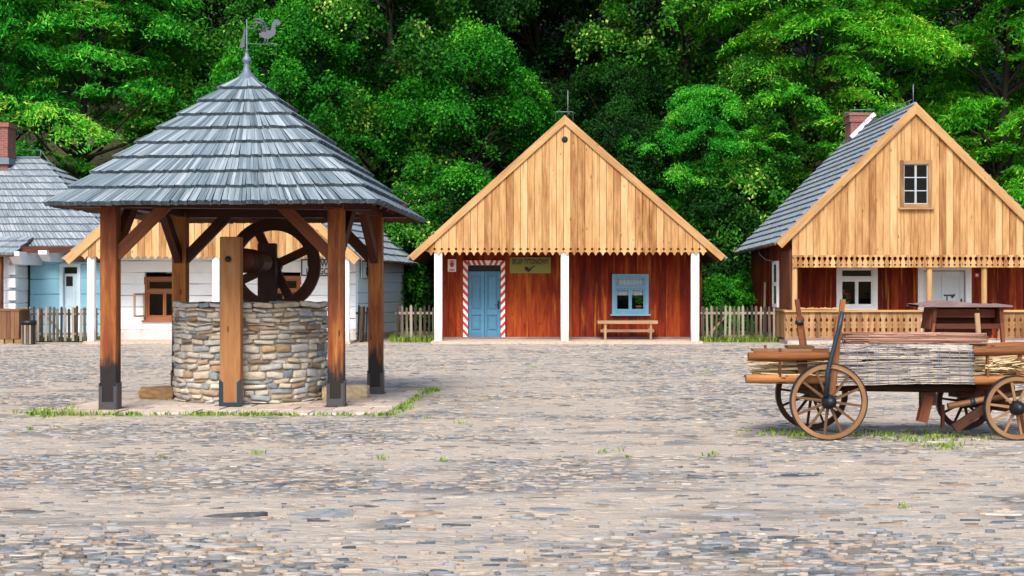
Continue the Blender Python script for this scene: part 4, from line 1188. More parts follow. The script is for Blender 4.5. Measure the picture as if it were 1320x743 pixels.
    for k in range(5): mb.tube([(xa - .05, GY + .4 + k * 1.3, za), (xa - .05, GY + .4 + k * 1.3, za + .13)], .01, 4)
    q = [P(978, 321, 40), P(979, 328, 39.8), P(987, 335, 39.4), P(1000, 338, 38.9)]
    mb.build('ridge_cable', M['wire'], h); mb = MB()
    mb.tube(q, .014, 5); mb.build('cable', M['wire'], h)
    # things on the porch
    q = MB(); D = GY - .03; xs2 = [PX(1028 + i * 66 / 30, D) for i in range(31)]
    zt = PZ(399.2, GY)
    top = [(x, zt + .03 + .03 * abs(math.sin(i * 1.25)) + .01 * math.sin(i * .9)) for i, x in enumerate(xs2)]
    q.prism([(xs2[0], zt + .004), (xs2[-1], zt + .004)] + top[::-1], D - .03, D + .02, grain='u'); o = q.build('carved_board', M['barge'], base=(PX(1060, D), D, zt)); tag(o, 'wavy edged carved wooden board lying on the porch rail', 'board')
    D = 36.3; q = MB()
    fx, fy, fz = W(1094), WYP + .3, wz0 + .12
    fp = thing('red_flower_pot', (fx, fy, fz), 'red flowering pot plant behind the left pane of the white porch window', 'plant')
    mb = MB(); mb.lathe((fx, fy, fz - .02), [(0, 0), (.07, 0), (.09, .14), (.08, .14), (0, .12)], 12); mb.build('pot', M['terracotta'], fp)
    for nm, mt, k_, z_ in (('leaves', 'leaf_bush', 50, .2), ('flowers', 'petal', 36, .3)):
        mb = MB()
        for k in range(k_):
            a = rng.uniform(0, 6.28); rr_ = rng.uniform(0, .16); p = Vector((fx + rr_ * math.cos(a), fy + rr_ * math.sin(a) * .6 - (.06 if nm == 'flowers' else 0), fz + z_ + rng.uniform(-.08, .16)))
            e = Vector([rng.uniform(-1, 1) for _ in range(3)]).normalized() * .04; e2 = Vector([rng.uniform(-1, 1) for _ in range(3)]).normalized() * .035
            mb.face([p - e, p + e2, p + e, p - e2], None, rng.random())
        mb.build(nm, M[mt], fp)
    mb = MB(); mb.box(fx - .3, fx + .3, fy - .12, fy + .12, fz - .06, fz - .022); mb.build('shelf', M['white'], h)
    p = thing('wall_plate', (W(1247 + 10), WYP, Z(355)), 'small red and white plate on the wall right of the white door', 'plate')
    mb = MB(); mb.box(W(1256), W(1262), WYP - .02, WYP - .006, Z(358), Z(352)); mb.build('board', M['stripe_red'], p)
    mb = MB(); mb.box(W(1257.5), W(1260.5), WYP - .026, WYP - .021, Z(356.5), Z(353.5)); mb.build('emblem', M['stripe_white'], p)
    mb = MB(); x = wl - .25; D = 40.3
    mb.beam(P(984.5, 440, D) , P(986, 364, D), .08, .05); o = mb.build('wooden_stake', M['fence'], base=P(984.5, 440, D)); tag(o, 'tall single weathered stake standing by the red side wall', 'stake')
right_house()

# ------------------------------------------------------------------ white log house behind the well
def open_sash(house, w_, x, y, z0, z1, wd):
    mb = MB()
    d = Vector((-.35, -1, 0)).normalized()
    a = Vector((x, y, 0)); b = a + d * wd
    for p in (a, b): mb.beam((p.x, p.y, z0), (p.x, p.y, z1), .05, .05)
    for z in (z0 + .025, z1 - .025): mb.beam((a.x, a.y, z), (b.x, b.y, z), .05, .05)
    mb.build('open_sash', M['bench'], w_)

def white_house():
    xa = PX(273, GY); h = thing('white_log_house', (xa, 40, 0), 'whitewashed log house with scalloped wooden porch gable behind the well', 'house')
    xl, xr = PX(82, GY), PX(464, GY); ze = PZ(333, GY); slope = .9; za = ze + (xa - xl) * slope
    mb = MB(); gable_boards(mb, xl + .1, xr - .1, xa, za - .1, slope, PZ(334.5, GY), GY, .2, 'point'); mb.build('gable', M['gable'], h)
    bargeboard(h, (xl, ze), (xa, za), GY - .06); bargeboard(h, (xr, ze), (xa, za), GY - .06)
    gable_roof(h, xl - .05, xr + .1, xa, ze - .05, za - .04, GY - .005, 44.6, 16, dx=1.0)
    W = lambda px: PX(px, WYP); Z = lambda py: PZ(py, WYP)
    x0, x1 = PX(143, WYP), PX(459, WYP)
    w1 = (W(186), W(238), Z(413), Z(357)); w2 = (W(344), W(388.5), Z(413), Z(356))
    mb = MB(); ops = [(w[0] - x0 + .02, w[1] - x0 - .02, w[2] + .02, w[3] - .02) for w in (w1, w2)]
    log_wall(mb, (x0, WYP), (x1, WYP), .0, 2.7, 8, openings=ops); mb.build('wall', M['whitewall'], h)
    mb = MB(); log_wall(mb, (x1 + .02, WYP + .05), (-3.62, 43.7), .15, 2.7, 8); 
    sw = mb.build('side_wall', M['paleblue'], h)
    mb = MB(); mb.beam((x1 + .0, WYP, .07), (-3.60, 43.7, .07), .2, .16); mb.build('foundation', M['mortar'], h)
    mb = MB(); log_wall(mb, (x0, 44), (x0, WYP + .02), .0, 2.6, 8); mb.build('far_side_wall', M['whitewall'], h)
    mb = MB(); mb.box(PX(108, GY), PX(452, GY), GY - .1, WYP + .05, -.05, .07, 0); mb.build('porch_floor', M['pad'], h)
    mb = MB(); mb.box(xl + .4, xr - .4, GY + .06, WYP - .03, 2.62, 2.66, 0); mb.build('porch_ceiling', M['white'], h)
    for px in (117.5, 278.5, 446):
        mb = MB(); x = PX(px, GY + .1); mb.box(x - .1, x + .1, GY + .05, GY + .24, .07, ze + .2); mb.build('porch_post', M['white'], h, bevel=.008)
    for w in (w1, w2):
        wi = simple_window(h, *w, WYP, M['brownpaint'], M['brownpaint'], .1, .3, 1)
        room_box(h, w[0] - .1, w[1] + .1, w[2] - .1, w[3] + .1, WYP + .17, 1)
        open_sash(h, wi, w[0] + .02, WYP - .06, w[2] + .1, w[3] - .48, .48)
    s = thing('porch_sign', (W(410), WYP, Z(345)), 'white framed notice board with two lines of dark letters behind well post', 'sign')
    mb = MB(); mb.box(W(389), W(432), WYP - .11, WYP - .07, Z(356), Z(334.5)); b_ = mb.build('board', M['signwhite'], s)
    mb = MB(); frame_rect(mb, W(389), W(432), Z(356), Z(334.5), WYP - .125, WYP - .075, .035); mb.build('frame', M['black'], s)
    lettering('E   YW', .24, (W(410), WYP - .113, Z(340.5)), M['ink'], s, .85); lettering('L   AGO', .24, (W(410), WYP - .113, Z(350.3)), M['ink'], s, .78)
    s = thing('hanging_sign', (W(449), WYP, Z(345)), 'narrow dark edged sign at the right end of the white porch', 'sign')
    mb = MB(); mb.box(W(446), W(451), WYP - .4, WYP - .36, Z(352), Z(331)); mb.build('board', M['zinc'], s)
    mb = MB(); frame_rect(mb, W(446), W(451), Z(352), Z(331), WYP - .415, WYP - .362, .025); mb.build('frame', M['black'], s)
    # toilet sign on the side wall
    d = Vector((-3.62 - x1, 43.7 - WYP, 0)).normalized(); n = Vector((d.y, -d.x, 0))
    ang = math.atan2(d.y, d.x)
    c0 = Vector((x1, WYP, Z(348))) + d * .75 + n * .09
    s = thing('toilet_sign', c0, 'pale blue toilet sign with a black figure of a woman on wall corner', 'sign')
    def sg(poly, dep, mat, nm, y0=0):
        mb = MB(); mb.prism(poly, -dep - y0, -y0)
        o = mb.build(nm, mat); o.parent = s; o.location = (0, 0, 0); o.rotation_euler = (0, 0, ang); return o
    sg([(-.55, -.25), (.55, -.25), (.55, .25), (-.55, .25)], .03, M['paleblue'], 'board')
    sg([(-.17, -.13), (-.06, -.13), (-.06, -.2), (.06, -.2), (.06, -.13), (.17, -.13), (.08, .03), (.13, .0), (.15, .03), (.06, .11), (-.06, .11), (-.15, .03), (-.13, .0), (-.08, .03)], .004, M['black'], 'woman_figure', .031)
    sg([(.07 * math.cos(k * .7854), .17 + .05 * math.sin(k * .7854)) for k in range(8)], .004, M['black'], 'figure_head', .031)
    for q in ((-.55, -.25, .55, -.235), (-.55, .235, .55, .25), (-.55, -.235, -.52, .235), (.52, -.235, .55, .235)):
        sg([(q[0], q[1]), (q[2], q[1]), (q[2], q[3]), (q[0], q[3])], .006, M['ink'], 'border', .031)
white_house()

# ------------------------------------------------------------------ blue log house, far left
def blue_house():
    h = thing('blue_log_house', (-15, 42, 0), 'pale blue log house with big grey shingle roof at the far left', 'house')
    EY = 39.2; RY = 44.2
    rz, ez = 5.9, 2.76
    ridge = Vector((-15.8, RY, rz)); cr = Vector((-11.6, EY, ez)); cb = Vector((-11.6, 49.2, ez)); L = -23
    mb = MB(); ub = MB()
    for q in (((L, EY, ez), cr, ridge, (L, RY, rz)), (cr, cb, ridge, ridge)):
        shingle_face(mb, *q, 13, .11, .062, .2); slab_under(ub, *q, .05)
    # flared skirt over the front room
    q = ((L, EY - 1.3, ez - .24), (-14.35, EY - 1.3, ez - .24), (-14.35, EY + .5, ez + .36), (L, EY + .5, ez + .36))
    shingle_face(mb, *q, 3, .11, .062, .2); slab_under(ub, *q, .05)
    r_ = mb.build('roof', M['far_shingle'], h); ub.build('roof_boarding', M['soffit'], r_)
    y = 40.0
    mb = MB(); dx0, dx1 = PX(80, y), PX(102, y)
    log_wall(mb, (-14.6, y), (-11.75, y), 0, 2.75, 6, openings=[(dx0 + 14.6, dx1 + 14.6, 0, 2.3)]); mb.build('wall', M['bluewall'], h)
    mb = MB(); log_wall(mb, (L, 38.7), (-14.72, 38.7), 0, 2.6, 7); log_wall(mb, (-14.72, 38.72), (-14.72, 40), 0, 2.6, 7); mb.build('front_room_wall', M['whitewall'], h)
    for k in range(7):      # log ends at the corner
        z = .1 + k * .371; mb = MB(); mb.box(-14.74, -14.5, 38.50, 38.69, z, z + .27); mb.build('log_end', M['whitewall'], h)
    mb = MB(); mb.prism([(38.0, 2.62), (38.0, 2.5), (38.3, 2.25), (39.9, 2.25), (39.9, 2.62)], -14.5, -14.2, plane='YZ', grain='u'); mb.prism([(38.4, 2.66), (38.4, 2.55), (38.8, 2.35), (39.9, 2.35), (39.9, 2.66)], -13.8, -13.55, plane='YZ', grain='u'); mb.build('bracket', M['whitewall'], h)
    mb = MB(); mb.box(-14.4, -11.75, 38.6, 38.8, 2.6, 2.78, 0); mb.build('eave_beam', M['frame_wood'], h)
    mb = MB(); mb.box(dx0 + .05, dx1 - .05, y + .08, y + .12, .02, 2.0)
    for z0, z1 in ((.2, .8), (1.0, 1.5)): mb.box(dx0 + .13, dx1 - .13, y + .06, y + .08, z0, z1)
    d = mb.build('door', M['paleblue'], h)
    mb = MB(); mb.box(dx0 + .1, dx0 + .3, y + .07, y + .078, 1.62, 1.92); mb.build('pane', M['room'], d)
    mb = MB(); frame_rect(mb, dx0 - .06, dx1 + .06, 0, 2.3, y - .06, y + .1, .1); mb.build('door_frame', M['paleblue'], h)
    D = 43.4; mb = MB(); mb.box(PX(-25, D), PX(10, D), D, D + .7, 5.0, PZ(164, D)); mb.box(PX(-26, D) - .04, PX(10, D) + .05, D - .05, D + .75, PZ(164, D), PZ(158, D)); ch = mb.build('chimney', M['brick'], h)
    mb = MB(); mb.box(PX(-26, D), PX(13, D), D - .1, D + .5, PZ(212, D), PZ(204, D), 0); mb.build('flashing', M['zinc'], ch)
    mb = MB()
    mb.tube([(L, RY, rz + .02), ridge + Vector((0, 0, .02))], .06, 6); mb.build('ridge', M['shingle'], r_)
    mb = MB(); pts = [ridge + Vector((-1.5, 0, .28)), ridge + Vector((0, 0, .28)), ridge.lerp(cr, .1) + Vector((0, 0, .22)), ridge.lerp(cr, .5) + Vector((0, 0, .16)), cr + Vector((0, 0, .1))]
    mb.tube(pts, .014, 4)
    for p in pts[:3]: mb.tube([p, p - Vector((0, 0, .28))], .012, 4)
    mb.build('lightning_rod', M['wire'], h)
    mb = MB(); mb.box(PX(-6, 38.2), PX(3, 38.2), 38.1, 38.3, 0, 2.5); mb.build('porch_post', M['post'], h)
    D = 37.0
    t = thing('wooden_crate', (PX(5, D), D, 0), 'brown boarded wooden crate on stones at the left edge', 'crate')
    mb = MB(); x0, x1 = PX(-20, D), PX(24.5, D); z0, z1 = .14, PZ(401, D)
    n = 8
    for i in range(n): mb.box(x0 + (x1 - x0) * i / n + .004, x0 + (x1 - x0) * (i + 1) / n - .004, D, D + .03, z0, z1)
    for i in range(4): mb.box(x1 - .03, x1, D + .03 + i * .2, D + .22 + i * .2, z0, z1)
    mb.build('side_panel', M['planter'], t)
    mb = MB(); mb.box(x0, x1 + .03, D - .02, D + .85, z1 + .001, z1 + .05, 0); mb.build('top', M['planter'], t)
    mb = MB()
    for i in range(4): mb.box(x0 + .05 + i * .26, x0 + .27 + i * .26, D + .02, D + .7, 0, .139)
    mb.build('stone_foot', M['block'], t)
    D = 36.6
    t = thing('litter_bin', (PX(37, D), D, 0), 'round slatted wooden litter bin with a dark rim before the fence', 'bin')
    mb = MB(); cx = PX(37, D); rr_ = .19
    for k in range(18):
        a = 2 * math.pi * k / 18; mb.beam((cx + rr_ * math.cos(a), D + rr_ * math.sin(a), .02), (cx + rr_ * math.cos(a), D + rr_ * math.sin(a), .62), .05, .02, up=(math.cos(a), math.sin(a), 0))
    mb.build('slats', M['fence'], t)
    mb = MB(); mb.lathe((cx, D, 0), [(rr_ - .03, .03), (rr_ - .03, .6), (0, .6)], 20); mb.build('liner', M['black'], t)
    mb = MB(); mb.lathe((cx, D, 0), [(rr_ + .02, .55), (rr_ + .025, .66), (rr_ - .02, .67), (rr_ - .03, .55)], 20, closed=True); mb.build('rim', M['iron'], t)
blue_house()

# ------------------------------------------------------------------ picket fences
def fence(px0, px1, D0, D1, ztop, pitch, label, posts=(), brace=None, base=.04, lean=.0):
    a = Vector((PX(px0, D0), D0, 0)); b = Vector((PX(px1, D1), D1, 0)); L = (b - a).length; d = (b - a) / L
    t = thing('picket_fence', (a + b) / 2, label, 'fence', 'weathered picket fences')
    n = max(2, round(L / pitch)); mb = MB(); nrm = Vector((d.y, -d.x, 0))
    for i in range(n):
        p = a + d * (L * (i + .5) / n); h = ztop + rng.uniform(-.05, .04); w_ = rng.uniform(.055, .075)
        tl = d * rng.uniform(-.02, .02) + d * lean
        q = [p - d * w_ / 2 + Vector((0, 0, base)), p + d * w_ / 2 + Vector((0, 0, base)), p + d * w_ / 2 + tl + Vector((0, 0, h - .05)), p + d * (w_ * .2) + tl + Vector((0, 0, h)), p - d * (w_ * .2) + tl + Vector((0, 0, h)), p - d * w_ / 2 + tl + Vector((0, 0, h - .05))]
        r = rng.random(); o = rng.random() * 9
        f = [v + nrm * .035 for v in q]; bk = [v + nrm * .012 for v in q]
        uv = [(v.z + o, (v - p).dot(d) + o) for v in q]
        mb.face(f, uv, r); mb.face(bk[::-1], uv[::-1], r)
        for k in range(6):
            k2 = (k + 1) % 6; mb.face([bk[k], bk[k2], f[k2], f[k]], [uv[k], uv[k2], uv[k2], uv[k]], r)
    mb.build('pickets', M['fence'], t)
    for z in (ztop * .24, ztop * .8):
        mb = MB(); mb.beam(a + Vector((0, 0, z)), b + Vector((0, 0, z)), .03, .07); mb.build('rail', M['fence'], t)
    for px in posts:
        u = (px - px0) / (px1 - px0); p = a + d * (L * u) - nrm * .06
        mb = MB(); mb.tube([p, p + Vector((0, 0, ztop * .98))], .05, 8); mb.build('post', M['planter'], t)
    if brace:
        mb = MB(); mb.beam(a + d * L * brace[0] + Vector((0, 0, ztop * .26)) - nrm * .02, a + d * L * brace[1] + Vector((0, 0, ztop * .78)) - nrm * .02, .03, .06); mb.build('brace', M['bench'], t)
    return t
fence(27, 127, 38.0, 38.0, 1.02, .112, 'weathered picket fence with gate before the pale blue log house', (51, 95), (.52, .3))
fence(459, 476, 37.9, 38.4, 1.05, .11, 'short leaning bit of picket fence at the white house corner', (468,), None, lean=.05)
fence(510, 562, 38.2, 38.2, 1.05, .128, 'short picket fence between white log house and red shop', (513,), None)
fence(903, 1012, 38.2, 38.2, 1.05, .132, 'long picket fence between the red shop and the carved porch', (906, 918), (.12, .32))

# ------------------------------------------------------------------ farm cart
CD0, CD1 = 13.74, 14.79
def cart():
    t = thing('farm_cart', (PX(1180, CD0), 14.25, 0), 'long wooden farm cart with spoked wheels and ladder sides on the square', 'cart')
    def wheel(px, D, Rw, nsp, fresh):
        c = Vector((PX(px, D), D, Rw + .005))
        mb = MB(); mb.lathe(c, [(Rw - .052, -.028), (Rw - .008, -.028), (Rw - .008, .028), (Rw - .052, .028)], 40, 'Y', closed=True, smooth=False)
        wo = mb.build('wheel', M['wheel_wood'] if fresh else M['cart_dark'], t)
        mb = MB(); mb.lathe(c, [(Rw - .007, -.032), (Rw + .004, -.032), (Rw + .004, .032), (Rw - .007, .032)], 40, 'Y', closed=True, smooth=False); mb.build('tyre', M['iron'], wo)
        mb = MB(); mb.lathe(c, [(0, -.13), (.04, -.13), (.045, -.1), (.065, -.09), (.075, -.04), (.08, 0), (.075, .05), (.05, .12), (0, .12)], 16, 'Y'); mb.build('hub', M['iron'], wo)
        first = None
        for k in range(nsp):
            a = 2 * math.pi * k / nsp + .13
            if first is None:
                mb = MB(); mb.beam(c + Vector((.06, 0, 0)), c + Vector((Rw - .045, 0, 0)), .024, .03, taper=.75)
                first = mb.build('spoke', M['wheel_wood'] if fresh else M['cart_dark'], wo)
                # pivot the mesh on the wheel centre
                off = c - parent_base(wo)
                for v in first.data.vertices: v.co -= off
                first.location = off; first.rotation_euler = (0, a, 0)
            else:
                sp = first.copy(); COL.objects.link(sp); sp.parent = wo; sp.rotation_euler = (0, a, 0)
        return c
    h0 = wheel(1068, CD0, .40, 12, True); h1 = wheel(1046, CD1, .40, 12, False)
    h2 = wheel(1310, CD0, .335, 10, True); h3 = wheel(1243, CD1, .31, 10, False)
    for a, b in ((h0, h1), (h2, h3)):
        mb = MB(); mb.beam(a + Vector((0, .05, .0)), b - Vector((0, .05, 0)), .09, .10); mb.build('axle', M['cart_dark'], t)
    mb = MB(); mb.beam((h0.x + .02, 13.95, .58), (h0.x - .1, 14.6, .58), .16, .16); mb.beam((h0.x + .02, 13.95, .49), (h0.x - .1, 14.6, .49), .12, .1); mb.beam(P(1034, 500, 13.95), P(1033, 455, 13.95), .1, .1); mb.build('bolster', M['cart_dark'], t)
    mb = MB(); mb.beam((h2.x - .05, 13.95, .56), (h2.x - .35, 14.6, .56), .22, .16); mb.beam((h2.x - .1, 13.95, .44), (h2.x - .35, 14.6, .44), .18, .1); mb.build('bolster', M['cart_dark'], t)
    mb = MB(); mb.tube([(3.1, 14.25, .53), (4.2, 14.22, .515), (5.4, 14.2, .5)], [.05, .048, .05], 8); mb.build('reach_pole', M['cart_dark'], t)
    # ladder sides
    X0, X1 = PX(964, 13.85), 6.2
    for D in (13.86, 14.66):
        for (za, zb, xo) in ((PZ(460.5, 13.86), PZ(449.5, 13.86), .22 * (D > 14)), (PZ(489, 13.86), PZ(490, 13.86), -.02 + .22 * (D > 14))):
            mb = MB(); k = 9
            mb.tube([(X0 + xo + (X1 - X0) * i / k, D + (.03 if za > .75 else 0) * (-1 if D < 14 else 1) + .008 * math.sin(i * 2), za + (zb - za) * i / k + .006 * math.sin(i * 1.7 + D)) for i in range(k + 1)], [.044 + .005 * math.sin(i * 2.1) for i in range(k + 1)], 12, jit=.09); mb.build('ladder_pole', M['cart_wood'], t)
        for px in (1005, 1110, 1180, 1230, 1272, 1311):
            x = PX(px, 13.86); mb = MB(); mb.beam((x, D - .012, .60), (x + (.03 if px > 1300 else 0), D - .02, .955), .022, .042); mb.build('rung', M['rung'], t)
    mb = MB()
    for i in range(5): mb.box(X0 + .1, X1, 14.0 + i * .13, 14.12 + i * .13, .60, .625, 0)
    mb.build('floor', M['cart_dark'], t)
    # stakes
    mb = MB(); D = 13.66
    mb.tube([P(1065, 512, D), P(1067, 480, D), P(1073, 455, D), P(1081, 425, D), P(1086, 402, D)], [.028, .024, .022, .022, .024], 8); s_ = mb.build('iron_stay', M['blueiron'], t)
    mb = MB(); mb.beam(P(1072, 508, D + .1), P(1082, 408, D + .1), .05, .07); mb.beam(P(1083, 418, D + .05), P(1086.5, 386, D + .05), .045, .05); mb.build('stake', M['cart_wood'], t)
    mb = MB(); D = 14.75; mb.beam(P(1044, 500, D), P(1030, 408, D), .05, .07); mb.beam(P(1036, 460, D - .08), P(1031, 425, D - .08), .04, .05); mb.beam(P(1031, 412, D), P(1027, 386, D), .045, .045); st = mb.build('stake', M['rung'], t)
    mb = MB(); mb.lathe(P(1030.5, 416, D), [(.046, -.022), (.05, -.022), (.05, .022), (.046, .022)], 12, closed=True); mb.build('ring', M['iron'], st)
    mb = MB(); D = 14.75; mb.tube([P(1263, 500, D), P(1262, 440, D), P(1259.5, 404, D)], [.03, .03, .028], 8); mb.build('stake', M['bench'], t)
    # brake gear between the wheels
    D = 14.0; mb = MB(); mb.beam(P(1196, 510, D), P(1188, 544, D), .10, .10); mb.build('brake_block', M['rung'], t)
    mb = MB(); mb.beam(P(1186, 514, D), P(1205, 514, D), .09, .14); mb.build('brake_beam', M['cart_dark'], t)
    D = 13.95; mb = MB(); mb.tube([P(1222, 524, D), P(1270, 515, D), P(1320, 506, D)], [.035, .034, .032], 8); pl = mb.build('draw_pole', M['wheel_wood'], t)
    mb = MB(); a_, b_ = P(1250, 518.7, D), P(1256, 517.6, D); mb.tube([a_, b_], .042, 10); mb.build('band', M['blueiron'], pl)
    mb = MB(); mb.beam(P(1230, 553, D), P(1272, 524, D), .06, .09); mb.build('shaft', M['cart_dark'], t); mb = MB(); mb.beam(P(1215, 553, D + .3), P(1215, 522, D + .3), .03, .05); mb.build('prop', M['rung'], t)
    mb = MB(); mb.beam(P(1318, 560, D), P(1313, 515, D), .04, .05); mb.build('prop', M['rung'], t)
    # loads, each a thing of its own
    b = MB()
    for k in range(520):
        z = rng.uniform(.64, .845); x = rng.uniform(X0 + .02, X0 + 3.2); y = rng.uniform(13.9, 14.6)
        L = rng.uniform(.3, .9); a = rng.gauss(0, .05); e = rng.gauss(0, .05)
        x1_ = min(x + L, X0 + 3.7)
        b.tube([(x, y, z), ((x + x1_) / 2, y + e * .5, z + a * .3 + rng.uniform(-.01, .01)), (x1_, y + e, z + a * .5)], rng.uniform(.004, .010), 4, False)
    for k in range(75):
        p = P(rng.uniform(1270, 1306), rng.uniform(466, 478), 13.80 + rng.uniform(0, .2)); an = rng.uniform(-.5, .7); L = rng.uniform(.1, .22)
        b.tube([p, p + Vector((L * math.cos(an), rng.uniform(-.05, .05), L * math.sin(an) * .6))], rng.uniform(.005, .009), 4, False)
    o = b.build('brushwood', M['straw'], base=(PX(1150, 14), 14.2, .63)); tag(o, 'pale straw and brushwood lying between the cart ladders', 'brushwood')
    # draped mat
    mt = thing('reed_mat', (PX(1166, 13.7), 13.7, .57), 'greyish reed mat draped over the near side of the cart', 'mat')
    mb = MB(); xa_, xb_ = PX(1072, 13.7), PX(1258, 13.7)
    path = [(14.12, .985), (13.98, .99), (13.86, .985), (13.79, .965), (13.765, .93), (13.755, .85), (13.75, .75), (13.755, .66), (13.74, .58)]
    def along(u):
        f = u * (len(path) - 1); i = min(int(f), len(path) - 2); q = f - i
        return path[i][0] + (path[i + 1][0] - path[i][0]) * q, path[i][1] + (path[i + 1][1] - path[i][1]) * q
    nr = 96
    for i in range(nr):
        u = (i + .5) / nr; 
        for rep in range(4):
            q4 = (xb_ - xa_) / 4; xs = xa_ + q4 * rep + (rng.uniform(-.012, .02) if rep == 0 else rng.uniform(-.25, .1)); xe = xa_ + q4 * (rep + 1) + (rng.uniform(-.02, .012) if rep == 3 else rng.uniform(-.1, .2))
            pts = []
            for k in range(7):
                x = xs + (xe - xs) * k / 6; y, z = along(u); pts.append((x, y + rng.uniform(-.004, .002), z + rng.uniform(-.003, .003) + .010 * math.sin(x * 3 + 1) * u))
            mb.tube(pts, rng.uniform(.0035, .0062), 5, True)
    mb.build('reeds', M['mat'], mt)
    mb = MB()
    for k in range(14):
        x = xa_ + (xb_ - xa_) * (k + .6) / 14
        for q in (-.012, .012) if k % 3 == 1 else (0,):
            pts = [Vector((x + q + rng.uniform(-.004, .004), along(j / 16)[0] - .008, along(j / 16)[1] + .004)) for j in range(17)]; mb.tube(pts, .003, 4)
    mb.build('thread', M['thread'], mt)
    # rolled mat on top
    rl = MB(); x0_, x1_ = PX(1087, 14.0), PX(1270, 14.0); cz = PZ(436.8, 14.0)
    for k in range(260):
        a = rng.uniform(0, 6.283); q = .064 * math.sqrt(rng.uniform(.15, 1)); xx = x0_ + rng.uniform(0, .5); L = rng.uniform(.5, 1.0)
        xe = min(x1_ + rng.uniform(-.02, .02), xx + L)
        if k % 3 == 0: xx = x0_ + rng.uniform(-.02, .04)
        bend = .012 * math.sin(k)
        rl.tube([(xx, 14.04 + q * math.cos(a), cz + q * math.sin(a)), ((xx + xe) / 2, 14.04 + q * math.cos(a) + bend, cz + q * math.sin(a)), (xe, 14.04 + q * math.cos(a), cz - .012 + q * math.sin(a))], rng.uniform(.004, .007), 5)
    for k in range(300):
        a = rng.uniform(0, 6.283); q = .066; xx = x0_ + rng.uniform(.2, 1.1); xe = min(x1_ + rng.uniform(-.02, .03), xx + rng.uniform(.3, .9))
        rl.tube([(xx, 14.04 + q * math.cos(a), cz - .004 + q * math.sin(a)), (xe, 14.04 + q * math.cos(a), cz - .012 + q * math.sin(a))], rng.uniform(.004, .0075), 5)
    o = rl.build('rolled_mat', M['roll'], base=((x0_ + x1_) / 2, 14.04, cz)); tag(o, 'rolled up reddish brown twig mat lying on top of the cart', 'rolled mat')
    b = MB(); D = 13.86; zt = PZ(460.5, 13.86) + .055
    b.hexa([(x, y, z) for z in (zt + .005, zt + .03) for y in (13.85, 14.0) for x in (PX(971, D), PX(1046, D))], ax=0); b.hexa([(x, y, z) for z in (zt + .032, zt + .062) for y in (13.9, 14.08) for x in (PX(1017, D), PX(1051, D))], ax=0)
    o = b.build('loose_board', M['planter'], base=(PX(1010, D), 13.9, zt)); tag(o, 'dark loose boards lying on the left end of the cart', 'board')
cart()

